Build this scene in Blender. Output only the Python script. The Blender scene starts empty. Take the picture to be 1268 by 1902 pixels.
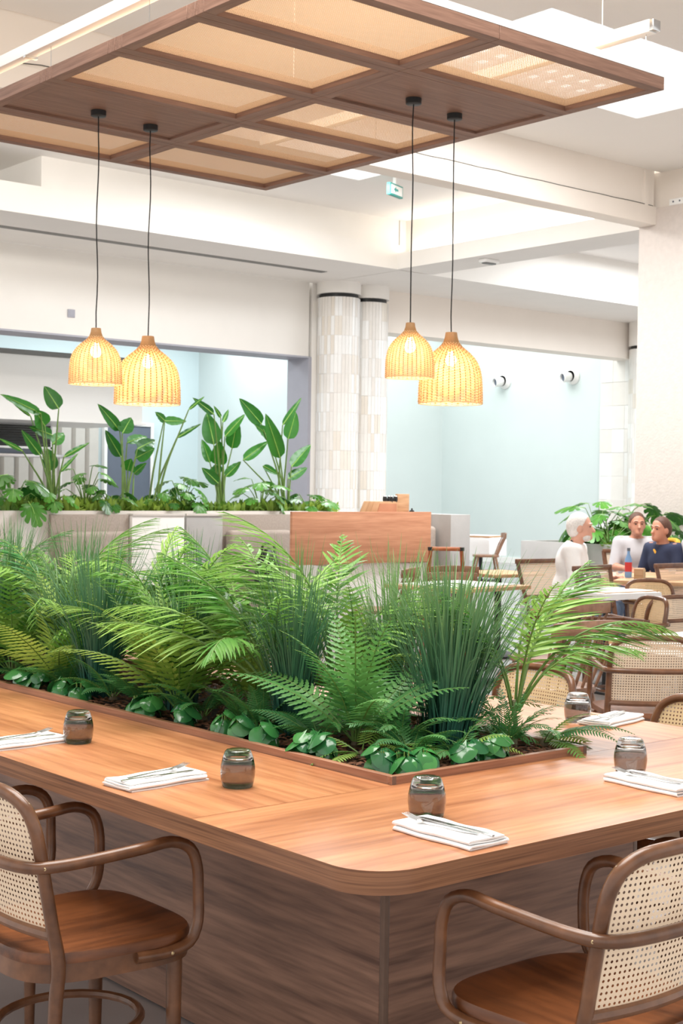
import bpy, bmesh, math, random
import numpy as np
from mathutils import Vector, Matrix, Euler
random.seed(7); PI = math.pi
C = bpy.context.scene.collection
SC = bpy.context.scene

# ---------------------------------------------------------------- camera
F, YAW, PITCH, ROLL, EYE = 2642.0, .8712, -.01514, .01393, 1.45
fw = np.array([math.cos(YAW), math.sin(YAW), 0.]); rt = np.array([math.sin(YAW), -math.cos(YAW), 0.]); up = np.array([0, 0, 1.])
f2 = fw*math.cos(PITCH)+up*math.sin(PITCH); u2 = up*math.cos(PITCH)-fw*math.sin(PITCH)
r3 = rt*math.cos(ROLL)+u2*math.sin(ROLL); u3 = u2*math.cos(ROLL)-rt*math.sin(ROLL)
cd = bpy.data.cameras.new('camera'); cam = bpy.data.objects.new('camera', cd); C.objects.link(cam)
cam.matrix_world = Matrix([[r3[i], u3[i], -f2[i], (0, 0, EYE)[i]] for i in range(3)] + [[0, 0, 0, 1]])
cd.sensor_fit = 'VERTICAL'; cd.sensor_height = 36.0; cd.lens = F/1902*36.0; cd.clip_end = 200
cd.dof.use_dof = True; cd.dof.focus_distance = 3.4; cd.dof.aperture_fstop = 16.0
SC.camera = cam
def ray(px, py): return f2 + r3*(px-634)/F - u3*(py-951)/F      # a sight line of the measured photograph
def onz(px, py, z): d = ray(px, py); return Vector(np.array([0, 0, EYE]) + d*(z-EYE)/d[2])
def onx(px, py, x): d = ray(px, py); return Vector(np.array([0, 0, EYE]) + d*x/d[0])
def ony(px, py, y): d = ray(px, py); return Vector(np.array([0, 0, EYE]) + d*y/d[1])
def atd(px, py, k): return Vector(np.array([0, 0, EYE]) + ray(px, py)*k)

# ---------------------------------------------------------------- world and light
w = bpy.data.worlds.new('world'); SC.world = w; w.use_nodes = True
w.node_tree.nodes['Background'].inputs[0].default_value = (1.0, .985, .96, 1)
w.node_tree.nodes['Background'].inputs[1].default_value = 1.1
def area(name, loc, rot, sx, sy, power, col=(1, 1, 1)):
    l = bpy.data.lights.new(name, 'AREA'); l.shape = 'RECTANGLE'; l.size = sx; l.size_y = sy; l.energy = power; l.color = col
    o = bpy.data.objects.new(name, l); C.objects.link(o); o.location = loc; o.rotation_euler = rot; return o
area('skylight_and_fill_lamp', (9.9, 8.3, 5.15), (0, 0, 0), 2.8, 1.5, 260, (.97, .99, 1))
area('skylight_and_fill_lamp', (10.7, 12.9, 5.3), (0, 0, 0), 2, 1.6, 190, (.97, .99, 1))
area('skylight_and_fill_lamp', (18.6, 19.8, 5.9), (0, 0, 0), 4.6, 3.6, 205, (.97, .995, 1))
area('skylight_and_fill_lamp', (2.5, 3.4, 5.15), (0, 0, 0), 4, 3.4, 330, (1, .97, .92))  # added fill above the table; no skylight opens in the ceiling here
area('coffer_fill', (5.5, 11.4, 5.02), Vector((-.4, -.9, -.12)).to_track_quat('Z', 'Y').to_euler(), 1.6, .25, 90, (1, .96, .9))  # added fill hidden behind the cross beam to brighten the coffer's left face
area('second_coffer_fill', (18.5, 13.0, 5.3), (0, 0, 0), 3, 3, 330, (.92, .97, 1))  # added cool fill to brighten the second coffer, not a visible fitting
area('canopy_uplight', (4.48, 5.9, 3.56), (PI, 0, 0), 1.9, 2.8, 55, (1, .78, .52))
area('kitchen_lamp', (12.5, 20.0, 4.4), (0, 0, 0), 5, 2, 130, (.9, .97, 1))
vs = SC.view_settings; SC.display_settings.display_device = 'sRGB'
vs.view_transform = 'Standard'; vs.look = 'None'; vs.exposure = 0.32; vs.gamma = 1.0; vs.use_curve_mapping = False
SC.cycles.max_bounces = 10; SC.cycles.transparent_max_bounces = 12

# ---------------------------------------------------------------- materials
def s2l(c): return tuple((x/12.92 if x <= .04045 else ((x+.055)/1.055)**2.4) for x in c)
def rgb(r, g, b): return s2l((r/255, g/255, b/255))+(1,)
def newmat(name):
    m = bpy.data.materials.new(name); m.use_nodes = True; nt = m.node_tree
    return m, nt, nt.nodes['Principled BSDF'], nt.nodes.new, nt.links.new
def plain(name, col, rough=.5, metal=0, spec=.5, noise=.06, nscale=8, bump=0, bscale=60, trans=0, emit=None, estr=0):
    m, nt, b, N, L = newmat(name)
    b.inputs['Roughness'].default_value = rough; b.inputs['Metallic'].default_value = metal
    b.inputs['Specular IOR Level'].default_value = spec; b.inputs['Transmission Weight'].default_value = trans
    tc = N('ShaderNodeTexCoord')
    if noise:
        n = N('ShaderNodeTexNoise'); n.inputs['Scale'].default_value = nscale; n.inputs['Detail'].default_value = 5
        L(tc.outputs['Object'], n.inputs['Vector'])
        r = N('ShaderNodeValToRGB'); r.color_ramp.elements[0].position = .3; r.color_ramp.elements[1].position = .7
        r.color_ramp.elements[0].color = tuple(c*(1-noise) for c in col[:3])+(1,)
        r.color_ramp.elements[1].color = tuple(min(1, c*(1+noise)) for c in col[:3])+(1,)
        L(n.outputs['Fac'], r.inputs[0]); L(r.outputs[0], b.inputs['Base Color'])
    else: b.inputs['Base Color'].default_value = col
    if bump:
        n2 = N('ShaderNodeTexNoise'); n2.inputs['Scale'].default_value = bscale; n2.inputs['Detail'].default_value = 4
        L(tc.outputs['Object'], n2.inputs['Vector'])
        bp = N('ShaderNodeBump'); bp.inputs['Strength'].default_value = bump; bp.inputs['Distance'].default_value = .01
        L(n2.outputs['Fac'], bp.inputs['Height']); L(bp.outputs[0], b.inputs['Normal'])
    if emit: b.inputs['Emission Color'].default_value = emit; b.inputs['Emission Strength'].default_value = estr
    return m
def wood(name, dark, light, scale, rough=.42, fine=26, spec=.4, coat=0, bump=.05):
    """straight grain veneer; scale is small along the grain"""
    m, nt, b, N, L = newmat(name)
    tc = N('ShaderNodeTexCoord'); mp = N('ShaderNodeMapping'); mp.inputs['Scale'].default_value = scale
    L(tc.outputs['Object'], mp.inputs['Vector'])
    n1 = N('ShaderNodeTexNoise'); n1.inputs['Scale'].default_value = 1; n1.inputs['Detail'].default_value = 4; n1.inputs['Distortion'].default_value = .6
    mp2 = N('ShaderNodeMapping'); mp2.inputs['Scale'].default_value = tuple(s*fine/6 for s in scale)
    L(tc.outputs['Object'], mp2.inputs['Vector'])
    n2 = N('ShaderNodeTexNoise'); n2.inputs['Scale'].default_value = 1; n2.inputs['Detail'].default_value = 3
    L(mp.outputs[0], n1.inputs['Vector']); L(mp2.outputs[0], n2.inputs['Vector'])
    mx = N('ShaderNodeMath'); mx.operation = 'MULTIPLY_ADD'; mx.inputs[1].default_value = .45
    ad = N('ShaderNodeMath'); ad.operation = 'MULTIPLY'; ad.inputs[1].default_value = .55
    L(n1.outputs['Fac'], ad.inputs[0]); L(n2.outputs['Fac'], mx.inputs[0]); L(ad.outputs[0], mx.inputs[2])
    r = N('ShaderNodeValToRGB'); r.color_ramp.elements[0].position = .34; r.color_ramp.elements[1].position = .66
    r.color_ramp.elements[0].color = dark; r.color_ramp.elements[1].color = light
    L(mx.outputs[0], r.inputs[0]); L(r.outputs[0], b.inputs['Base Color'])
    b.inputs['Roughness'].default_value = rough; b.inputs['Specular IOR Level'].default_value = spec; b.inputs['Coat Weight'].default_value = coat
    bp = N('ShaderNodeBump'); bp.inputs['Strength'].default_value = bump; bp.inputs['Distance'].default_value = .002
    L(mx.outputs[0], bp.inputs['Height']); L(bp.outputs[0], b.inputs['Normal'])
    return m
def leafy(name, a, bcol, rough=.4, trans=.3, spec=.5, zgrad=None):
    """leaf: colour varies from leaf to leaf, light passes through"""
    m, nt, b, N, L = newmat(name)
    oi = N('ShaderNodeObjectInfo'); tc = N('ShaderNodeTexCoord')
    n = N('ShaderNodeTexNoise'); n.inputs['Scale'].default_value = 9; L(tc.outputs['Object'], n.inputs['Vector'])
    ad = N('ShaderNodeMath'); ad.operation = 'MULTIPLY_ADD'; ad.inputs[1].default_value = .5; L(n.outputs['Fac'], ad.inputs[0])
    h = N('ShaderNodeMath'); h.operation = 'MULTIPLY'; h.inputs[1].default_value = .55; L(oi.outputs['Random'], h.inputs[0]); L(h.outputs[0], ad.inputs[2])
    r = N('ShaderNodeValToRGB'); r.color_ramp.elements[0].color = a; r.color_ramp.elements[1].color = bcol
    r.color_ramp.elements[0].position = .15; r.color_ramp.elements[1].position = .9
    L(ad.outputs[0], r.inputs[0]); col = r.outputs[0]
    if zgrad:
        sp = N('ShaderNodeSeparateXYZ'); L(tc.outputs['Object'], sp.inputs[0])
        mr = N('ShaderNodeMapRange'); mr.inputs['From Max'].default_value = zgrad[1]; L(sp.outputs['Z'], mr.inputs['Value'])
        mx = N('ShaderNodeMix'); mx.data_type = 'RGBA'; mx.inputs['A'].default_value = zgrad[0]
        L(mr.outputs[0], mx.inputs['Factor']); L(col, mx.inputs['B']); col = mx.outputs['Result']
    L(col, b.inputs['Base Color']); b.inputs['Roughness'].default_value = rough; b.inputs['Specular IOR Level'].default_value = spec
    t = N('ShaderNodeBsdfTranslucent'); L(col, t.inputs['Color'])
    ms = N('ShaderNodeMixShader'); ms.inputs[0].default_value = trans
    L(b.outputs[0], ms.inputs[1]); L(t.outputs[0], ms.inputs[2]); L(ms.outputs[0], nt.nodes['Material Output'].inputs['Surface'])
    return m
def translucent(name, col, amount, rough=.6):
    m, nt, b, N, L = newmat(name); b.inputs['Base Color'].default_value = col; b.inputs['Roughness'].default_value = rough
    t = N('ShaderNodeBsdfTranslucent'); t.inputs['Color'].default_value = col; ms = N('ShaderNodeMixShader'); ms.inputs[0].default_value = amount
    L(b.outputs[0], ms.inputs[1]); L(t.outputs[0], ms.inputs[2]); L(ms.outputs[0], nt.nodes['Material Output'].inputs['Surface'])
    return m
def light_mat(name, col, s):
    m, nt, b, N, L = newmat(name); e = N('ShaderNodeEmission'); e.inputs[0].default_value = col; e.inputs[1].default_value = s
    L(e.outputs[0], nt.nodes['Material Output'].inputs['Surface']); return m

DK, LT = rgb(118, 72, 48), rgb(186, 126, 88)
M = dict(
 paint=plain('white_paint', rgb(240, 236, 230), .7, noise=.015, nscale=2, bump=.03, bscale=160),
 cream=plain('cream_paint', rgb(240, 231, 221), .7, noise=.015, nscale=2),
 ceil=plain('ceiling_paint', rgb(240, 236, 231), .8, noise=.01, nscale=1),
 mint=plain('pale_mint_paint', rgb(210, 220, 219), .65, noise=.015, nscale=1.2),
 kitchen=plain('pale_blue_paint', rgb(212, 227, 230), .6, noise=.015, nscale=1.2),
 floor=plain('pale_screed', rgb(158, 153, 152), .22, noise=.08, nscale=1.6, bump=.02, bscale=30),
 stone=plain('rough_cream_stone', rgb(216, 205, 197), .8, noise=.035, nscale=14, bump=.5, bscale=38),
 concrete=plain('grey_concrete', rgb(176, 175, 173), .6, noise=.06, nscale=5, bump=.1, bscale=50),
 plaster=plain('greige_plaster', rgb(214, 208, 202), .7, noise=.03, nscale=4),
 taupe=plain('taupe_fabric', rgb(172, 160, 150), .9, noise=.08, nscale=60, bump=.3, bscale=220),
 grey=plain('slate_grey_paint', rgb(98, 106, 120), .6, noise=.03),
 jamb=plain('cool_grey_paint', rgb(168, 168, 178), .6, noise=.02),
 black=plain('black_satin', rgb(22, 22, 23), .45, noise=0), cord=plain('black_fabric_cord', rgb(26, 25, 24), .8, noise=0),
 steel=plain('brushed_steel', rgb(205, 205, 205), .22, metal=1, noise=.04, nscale=30),
 grille=plain('grey_aluminium', rgb(120, 120, 118), .4, metal=.6, noise=.03),
 white_metal=plain('white_enamel', rgb(245, 244, 241), .35, noise=0),
 linen=plain('white_linen', rgb(240, 239, 238), .9, noise=.015, nscale=90, bump=.25, bscale=420),
 tilea=plain('ivory_mosaic', rgb(235, 231, 225), .4, noise=.02), tileb=plain('sand_mosaic', rgb(228, 220, 208), .4, noise=.02),
 tilec=plain('white_mosaic', rgb(240, 239, 236), .35, noise=.015), tiled=plain('greige_mosaic', rgb(231, 226, 219), .4, noise=.02),
 topx=wood('walnut_veneer_lengthwise', rgb(150, 92, 58), rgb(203, 141, 97), (.9, 13, 13), .36),
 topy=wood('walnut_veneer_crosswise', rgb(150, 92, 58), rgb(203, 141, 97), (13, .9, 13), .36),
 edge=wood('walnut_edge_band', rgb(98, 62, 42), rgb(160, 112, 80), (1.1, 1.1, 95), .4),  # same walnut as the tabletop; the edge's shade is put into the colour
 base=wood('shaded_walnut_panel', rgb(94, 66, 54), rgb(160, 122, 101), (1.1, 1.1, 17), .33, bump=.03),  # walnut of the tabletop, darkened: side shading built into the tone
 strip=plain('grey_brown_edging', rgb(112, 88, 74), .4, noise=.1, nscale=40),
 rimx=wood('walnut_rim_lengthwise', rgb(128, 84, 62), rgb(176, 126, 98), (1.4, 40, 40), .4),
 rimy=wood('walnut_rim_crosswise', rgb(128, 84, 62), rgb(176, 126, 98), (40, 1.4, 40), .4),
 canx=wood('canopy_walnut_lengthwise', rgb(112, 82, 68), rgb(148, 114, 97), (1.6, 30, 30), .5),
 cany=wood('canopy_walnut_crosswise', rgb(112, 82, 68), rgb(148, 114, 97), (30, 1.6, 30), .5),
 bent=wood('bent_beech_stain', rgb(84, 52, 32), rgb(124, 82, 54), (7, 7, 7), .3, spec=.5, coat=.15),
 seat=wood('oiled_seat_veneer', rgb(76, 42, 22), rgb(134, 80, 45), (10, 1.6, 10), .34, coat=.1),
 spin=wood('spindle_chair_stain', rgb(120, 86, 66), rgb(166, 126, 100), (6, 6, 6), .4),
 oak=wood('station_oak', rgb(182, 124, 92), rgb(214, 158, 124), (1.2, 1.2, 30), .45),
 lightoak=wood('light_oak', rgb(178, 134, 96), rgb(214, 174, 134), (1.5, 1.5, 26), .5),
 orange=wood('orange_beech', rgb(150, 84, 50), rgb(190, 116, 76), (6, 6, 6), .4),
 cane=translucent('woven_cane', rgb(228, 207, 182), .3), caneg=translucent('golden_cane', rgb(232, 202, 158), .35),
 canef=translucent('ceiling_cane', rgb(206, 172, 136), .26),
 opal=translucent('opal_louvre', rgb(248, 248, 248), .8), rattan=translucent('rattan_strand', rgb(238, 210, 164), .35), stake=translucent('rattan_stake', rgb(184, 140, 92), .15), rattank=plain('rattan_collar', rgb(188, 150, 112), .6, noise=.15, nscale=60),
 soil=plain('dark_soil', rgb(46, 32, 24), .9, noise=.3, nscale=40, bump=.6, bscale=60),
 bark=plain('bark_chip', rgb(104, 66, 44), .8, noise=.5, nscale=30),
 palm=leafy('palm_leaf', rgb(64, 136, 48), rgb(172, 210, 112), .38, .32),
 palmd=leafy('deep_palm_leaf', rgb(42, 110, 52), rgb(84, 156, 84), .36, .28),
 fern=leafy('fern_leaf', rgb(66, 132, 46), rgb(182, 204, 96), .5, .32),
 fernd=leafy('dark_fern_leaf', rgb(44, 108, 60), rgb(88, 150, 78), .45, .25),
 fernm=leafy('blue_green_fern_leaf', rgb(48, 118, 62), rgb(112, 168, 88), .45, .28),
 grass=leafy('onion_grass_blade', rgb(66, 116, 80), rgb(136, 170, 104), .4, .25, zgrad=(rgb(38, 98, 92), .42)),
 round=leafy('glossy_round_leaf', rgb(26, 92, 56), rgb(76, 146, 72), .14, .12, spec=.7),
 strel=leafy('banana_like_leaf', rgb(32, 94, 36), rgb(62, 140, 46), .35, .25),
 midrib=plain('pale_midrib', rgb(146, 190, 90), .5, noise=0),
 monst=leafy('split_leaf', rgb(26, 84, 34), rgb(96, 166, 56), .3, .25),
 moss=leafy('bushy_filler_leaf', rgb(58, 112, 40), rgb(176, 204, 84), .5, .35),  # leaf green brightened to carry the yellowish glow of uplights
 stalk=plain('green_stalk', rgb(104, 136, 66), .5, noise=.15, nscale=20), brownstalk=plain('brown_stalk', rgb(84, 70, 48), .6, noise=.2, nscale=20),
 trunk=plain('pale_palm_cane', rgb(168, 158, 128), .6, noise=.3, nscale=25),
 skin=plain('skin', rgb(216, 164, 142), .5, noise=.05, nscale=20), skin2=plain('tanned_skin', rgb(196, 138, 112), .5, noise=.05, nscale=20),
 hairw=plain('white_hair', rgb(226, 222, 218), .7, noise=.12, nscale=70, bump=.4, bscale=120), hairb=plain('brown_hair', rgb(92, 62, 48), .6, noise=.2, nscale=70, bump=.4, bscale=120),
 shirt=plain('white_shirt_cloth', rgb(244, 243, 242), .85, noise=.02, bump=.15, bscale=30), jeans=plain('blue_denim', rgb(112, 132, 160), .85, noise=.1, nscale=60),
 navy=plain('navy_cloth', rgb(38, 46, 72), .85, noise=.08), greycloth=plain('light_grey_cloth', rgb(196, 192, 194), .85, noise=.05),
 yellow=plain('mustard_cloth', rgb(226, 168, 52), .8, noise=.06), blue=plain('pale_blue_band', rgb(120, 160, 206), .6, noise=.05), red=plain('red_label', rgb(196, 52, 50), .4, noise=0),
 eye=plain('dark_eye', rgb(36, 30, 28), .3, noise=0), lips=plain('lips', rgb(186, 112, 104), .5, noise=0),
 teal=plain('teal_sign', rgb(60, 160, 150), .5, noise=0), brass=plain('screw_head', rgb(206, 182, 140), .3, metal=.8, noise=0),
 flute=plain('pale_ribbed_cladding', rgb(206, 200, 192), .6, noise=.03),
 sky=light_mat('skylight_glow', (1, 1, 1, 1), 2.2), led=light_mat('cove_glow', (1, .96, .88, 1), 9), bulb=light_mat('warm_bulb', (1, .78, .45, 1), 22), spotface=light_mat('downlight_glow', (1, 1, 1, 1), 4),
)
def glassmat():
    m, nt, b, N, L = newmat('smoked_glass'); b.inputs['Base Color'].default_value = rgb(190, 186, 184); b.inputs['Roughness'].default_value = .02
    b.inputs['Transmission Weight'].default_value = 1; b.inputs['IOR'].default_value = 1.45; return m
M['glass'] = glassmat()

# ---------------------------------------------------------------- mesh helpers
class MB:
    def __init__(s): s.v = []; s.f = []; s.m = []
    def add(s, vs, fs, mi=0):
        o = len(s.v); s.v.extend([tuple(p) for p in vs]); s.f.extend([tuple(i+o for i in f) for f in fs]); s.m.extend([mi]*len(fs)); return s
    def box(s, lo, hi, mi=0):
        x0, y0, z0 = lo; x1, y1, z1 = hi
        return s.add([(x0, y0, z0), (x1, y0, z0), (x1, y1, z0), (x0, y1, z0), (x0, y0, z1), (x1, y0, z1), (x1, y1, z1), (x0, y1, z1)],
              [(3, 2, 1, 0), (4, 5, 6, 7), (0, 1, 5, 4), (1, 2, 6, 5), (2, 3, 7, 6), (3, 0, 4, 7)], mi)
    def prism(s, poly, z0, z1, mi=0):
        n = len(poly); vs = [(x, y, z0) for x, y in poly]+[(x, y, z1) for x, y in poly]
        return s.add(vs, [tuple(range(n))[::-1], tuple(range(n, 2*n))]+[(i, (i+1) % n, n+(i+1) % n, n+i) for i in range(n)], mi)
    def tube(s, pts, r, seg=8, closed=False, mi=0, flat=1.0, smooth=0):
        P = [Vector(p) for p in pts]; n = len(P)
        if smooth: P, r = smooth_path(P, r, smooth, closed); n = len(P)
        R = r if isinstance(r, (list, tuple)) else [r]*n
        T = []
        for i in range(n):
            a = P[(i-1) % n] if closed or i > 0 else P[i]; b = P[(i+1) % n] if closed or i < n-1 else P[i]
            d = b-a; T.append(d.normalized() if d.length > 1e-9 else Vector((0, 0, 1)))
        ref = Vector((0, 0, 1)) if abs(T[0].z) < .9 else Vector((1, 0, 0))
        u = T[0].cross(ref).normalized(); vs = []
        for i in range(n):
            u = (u - T[i]*u.dot(T[i])); u = u.normalized() if u.length > 1e-6 else T[i].orthogonal().normalized()
            v = T[i].cross(u)
            for k in range(seg):
                a = 2*PI*k/seg; vs.append(P[i]+(u*math.cos(a)+v*math.sin(a)*flat)*R[i])
        fs = []
        for i in range(n if closed else n-1):
            j = (i+1) % n
            for k in range(seg): fs.append((i*seg+k, i*seg+(k+1) % seg, j*seg+(k+1) % seg, j*seg+k))
        if not closed: fs += [tuple(range(seg))[::-1], tuple(range((n-1)*seg, n*seg))]
        return s.add(vs, fs, mi)
    def lathe(s, prof, seg=32, c=(0, 0, 0), mi=0, cap0=False, cap1=False):
        vs = [(c[0]+r*math.cos(2*PI*k/seg), c[1]+r*math.sin(2*PI*k/seg), c[2]+z) for r, z in prof for k in range(seg)]; n = len(prof)
        fs = [(i*seg+k, i*seg+(k+1) % seg, (i+1)*seg+(k+1) % seg, (i+1)*seg+k) for i in range(n-1) for k in range(seg)]
        if cap0: fs.append(tuple(range(seg))[::-1])
        if cap1: fs.append(tuple(range((n-1)*seg, n*seg)))
        return s.add(vs, fs, mi)
    def ribbon(s, pts, wid, side, fold=.25, mi=0):
        """leaf strip with a V fold: pts along the midrib, wid half widths, side = direction across"""
        n = len(pts); vs = []
        for i, p in enumerate(pts):
            p = Vector(p); sd = side[i] if isinstance(side, list) else side
            t = (Vector(pts[min(i+1, n-1)])-Vector(pts[max(i-1, 0)])).normalized(); nn = t.cross(sd)
            vs += [p+sd*wid[i]+nn*wid[i]*fold, p, p-sd*wid[i]+nn*wid[i]*fold]
        fs = []
        for i in range(n-1):
            a = i*3; fs += [(a, a+1, a+4, a+3), (a+1, a+2, a+5, a+4)]
        return s.add(vs, fs, mi)
    def mesh(s, name, mats, smooth=40, bevel=0, bseg=2, fix=False):
        me = bpy.data.meshes.new(name); me.from_pydata(s.v, [], s.f)
        for m in (mats if isinstance(mats, (list, tuple)) else [mats]): me.materials.append(m)
        if any(s.m): me.polygons.foreach_set('material_index', s.m)
        bm = bmesh.new(); bm.from_mesh(me)
        if fix: bmesh.ops.remove_doubles(bm, verts=bm.verts, dist=1e-6); bmesh.ops.recalc_face_normals(bm, faces=bm.faces)
        if bevel:
            bmesh.ops.bevel(bm, geom=[e for e in bm.edges if len(e.link_faces) == 2 and e.calc_face_angle(0) > .6], offset=bevel, segments=bseg, profile=.5, affect='EDGES', clamp_overlap=True)
        if smooth:
            lim = math.radians(smooth)
            for f in bm.faces: f.smooth = True
            for e in bm.edges: e.smooth = not (len(e.link_faces) == 2 and e.calc_face_angle(0) > lim)
        bm.to_mesh(me); bm.free(); me.update(); return me
def smooth_path(P, r, k, closed):
    n = len(P); R = list(r) if isinstance(r, (list, tuple)) else [r]*n; out = []; ro = []
    for i in range(n if closed else n-1):
        g = (lambda j: P[j % n]) if closed else (lambda j: P[max(0, min(n-1, j))])
        a, b, c, d = g(i-1), g(i), g(i+1), g(i+2)
        for q in range(k):
            t = q/k; out.append(.5*((2*b)+(c-a)*t+(2*a-5*b+4*c-d)*t*t+(3*b-a-3*c+d)*t**3)); ro.append(R[i]*(1-t)+R[(i+1) % n]*t)
    if not closed: out.append(P[-1]); ro.append(R[-1])
    return out, ro
def obj(name, me, parent=None, loc=(0, 0, 0), rot=(0, 0, 0), scale=None, kind=None):
    o = bpy.data.objects.new(name, me); C.objects.link(o); o.parent = parent; o.location = loc; o.rotation_euler = rot
    if scale is not None: o.scale = scale if isinstance(scale, (tuple, list)) else (scale,)*3
    if kind: o['kind'] = kind
    return o
def tag(o, label, cat, group=None):
    o['label'] = label; o['category'] = cat
    if group: o['group'] = group
    return o
def thing(name, label, cat, loc=(0, 0, 0), rz=0, group=None, rot=None):
    o = bpy.data.objects.new(name, None); C.objects.link(o); o.empty_display_size = .05
    o.location = loc; o.rotation_euler = rot or (0, 0, rz); return tag(o, label, cat, group)
KIDS = {}
def part(name, me, parent, **k):
    o = obj(name, me, parent, **k); KIDS.setdefault(parent.name, []).append(o); return o
def dup(root, label, loc, rz=0, group=None, scale=None):
    def rec(o, p):
        c = o.copy(); C.objects.link(c); c.parent = p
        for ch in KIDS.get(o.name, []): KIDS.setdefault(c.name, []).append(rec(ch, c))
        return c
    r = rec(root, None); r.location = loc; r.rotation_euler = (0, 0, rz); r['label'] = label
    if group: r['group'] = group
    if scale: r.scale = (scale,)*3
    return r
def struct(name, mb, m, parent=None, bevel=0, label=None, smooth=40):
    o = obj(name, mb.mesh(name, m, smooth, bevel), parent)
    if parent is None: o['kind'] = 'structure'
    if label: o['label'] = label
    return o
def ordinal(i): return ['first', 'second', 'third', 'fourth', 'fifth', 'sixth', 'seventh', 'eighth', 'ninth', 'tenth', 'eleventh', 'twelfth', 'thirteenth', 'fourteenth', 'fifteenth', 'sixteenth', 'seventeenth', 'eighteenth', 'nineteenth', 'twentieth', 'twenty-first', 'twenty-second', 'twenty-third', 'twenty-fourth', 'twenty-fifth', 'twenty-sixth', 'twenty-seventh', 'twenty-eighth', 'twenty-ninth', 'thirtieth'][i]

# ================================================================ structure
struct('floor', MB().box((-4, -4, -.1), (32, 32, 0)), M['floor'])
Z0 = 4.67
# near ceiling with the skylight well
c1 = MB()
SX0, SX1, SY0, SY1 = 8.35, 11.46, 7.47, 9.1
c1.box((-3, -3, 5.22), (SX0, 10.41, 5.32)).box((SX1, -3, 5.22), (18, 10.41, 5.32)).box((SX0, -3, 5.22), (SX1, SY0, 5.32)).box((SX0, SY1, 5.22), (SX1, 10.41, 5.32))
struct('ceiling', c1, M['ceil'])
def skylight(name, label, x0, x1, y0, y1, z, bars):
    t = thing(name, label, 'skylight', ((x0+x1)/2, (y0+y1)/2, z)); hx, hy = (x1-x0)/2, (y1-y0)/2
    part('pane', MB().box((-hx, -hy, .1), (hx, hy, .12)).mesh('pane', M['sky'], 0), t)
    f = MB(); f.box((-hx, -hy, .0), (-hx+.012, hy, .1)).box((hx-.012, -hy, 0), (hx, hy, .1)).box((-hx, -hy, 0), (hx, -hy+.012, .1)).box((-hx, hy-.012, 0), (hx, hy, .1))
    part('frame', f.mesh('frame', M['white_metal'], 0), t)
    for n_, hh, ho, sw in ((bars, hx, hy, 0), (max(2, round(bars*hy/hx)), hy, hx, 1)):     # egg crate louvre under the diffuser
        me = MB().box((-.022, -ho, .05), (.022, ho, .09)).mesh('louvre', M['opal'], 0)
        for i in range(1, n_):
            x = -hh+2*hh*i/n_; part('louvre', me, t, loc=(0, x, 0) if sw else (x, 0, 0), rot=(0, 0, PI/2*sw))
skylight('skylight', 'large glowing white skylight in the ceiling right of the cane canopy', SX0, SX1, SY0, SY1, 5.22, 14)
# beam nearest the camera, beyond the right edge
struct('trim_1', MB().box((6.9, 5.2, 5.0), (18, 6.77, 5.22)), M['paint'], label='white ceiling beam in front of the large skylight')
# long cross beam with its ledge
struct('trim_2', MB().box((2, 10.41, 4.6), (13.5, 10.66, 4.81)), M['cream'], bevel=.004, label='lower ledge of the long cream cross beam')
struct('trim_3', MB().box((2, 10.45, 4.81), (13.5, 10.66, 5.5)), M['cream'], label='upper face of the long cream cross beam')
struct('trim_4', MB().box((13.3, 10.42, 4.81), (13.36, 10.45, 5.22)), M['cream'])
# stone clad wall on the right
struct('wall_right', MB().box((13.5, 5.5, 0), (14.2, 10.66, 4.8)), M['stone'], bevel=.006)
struct('wall_right_upper', MB().box((13.56, 5.5, 4.8), (14.2, 10.66, 5.22)), M['cream'])
# far coffer
struct('ceiling_coffer', MB().box((2, 10.66, 5.4), (11.0-1.4, 17.3, 5.5)).box((11.83, 10.66, 5.4), (14.2, 17.3, 5.5)).box((9.6, 13.8, 5.4), (11.83, 17.3, 5.5)).box((9.6, 10.66, 5.4), (11.83, 12.2, 5.5)), M['ceil'])
skylight('skylight', 'small glowing skylight beyond the canopy beside the exit sign', 9.6, 11.83, 12.2, 13.8, 5.4, 9)
struct('trim_5', MB().box((2, 15.34, Z0), (13.98, 17.29, 5.02)), M['paint'], label='white bulkhead above the kitchen opening')
struct('trim_6', MB().box((8.2, 15.4, 5.02), (13.98, 17.29, 5.4)), M['paint'])
struct('trim_7', MB().box((13.9, 10.66, Z0), (14.62, 15.34, 4.9)), M['paint'], label='white ledge beside the glowing cove')
struct('trim_8', MB().box((14.12, 10.66, 4.9), (14.62, 15.4, 5.4)), M['cream'])
led = obj('cove_light', MB().box((14.0, 10.8, 4.905), (14.1, 15.2, 4.925)).mesh('cove_light', M['led'], 0)); tag(led, 'warm light strip lying in the ceiling cove above the ledge', 'light')
# second coffer and the beams of the mint room
struct('ceiling_second_coffer', MB().box((14.62, 10.66, 5.38), (22.5, 15.4, 5.48)), M['ceil'])
struct('trim_9', MB().box((14.0, 15.4, Z0), (22.5, 17.06, 5.48)), M['paint'], label='white beam face above the mint room')
struct('trim_10', MB().box((14.97, 17.06, 4.0), (21.9, 17.5, 5.48)), M['cream'], label='dropped beam before the mint wall')
struct('trim_11', MB().box((13.9, 17.29, Z0), (15.3, 18.2, 5.48)), M['paint'])
# kitchen wall with the wide opening
kw = MB(); kw.box((2, 17.29, 3.52), (13.84, 17.82, Z0)); struct('wall_back', kw, M['paint'], bevel=.003)
struct('wall_jamb', MB().box((13.84, 17.29, 0), (13.9, 17.82, 3.52)), M['jamb'])
struct('trim_12', MB().box((2, 17.285, 3.5), (13.84, 17.83, 3.525)), M['jamb'])
struct('wall_pier', MB().box((13.9, 17.29, 0), (14.4, 17.85, Z0)), M['paint'])
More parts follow.
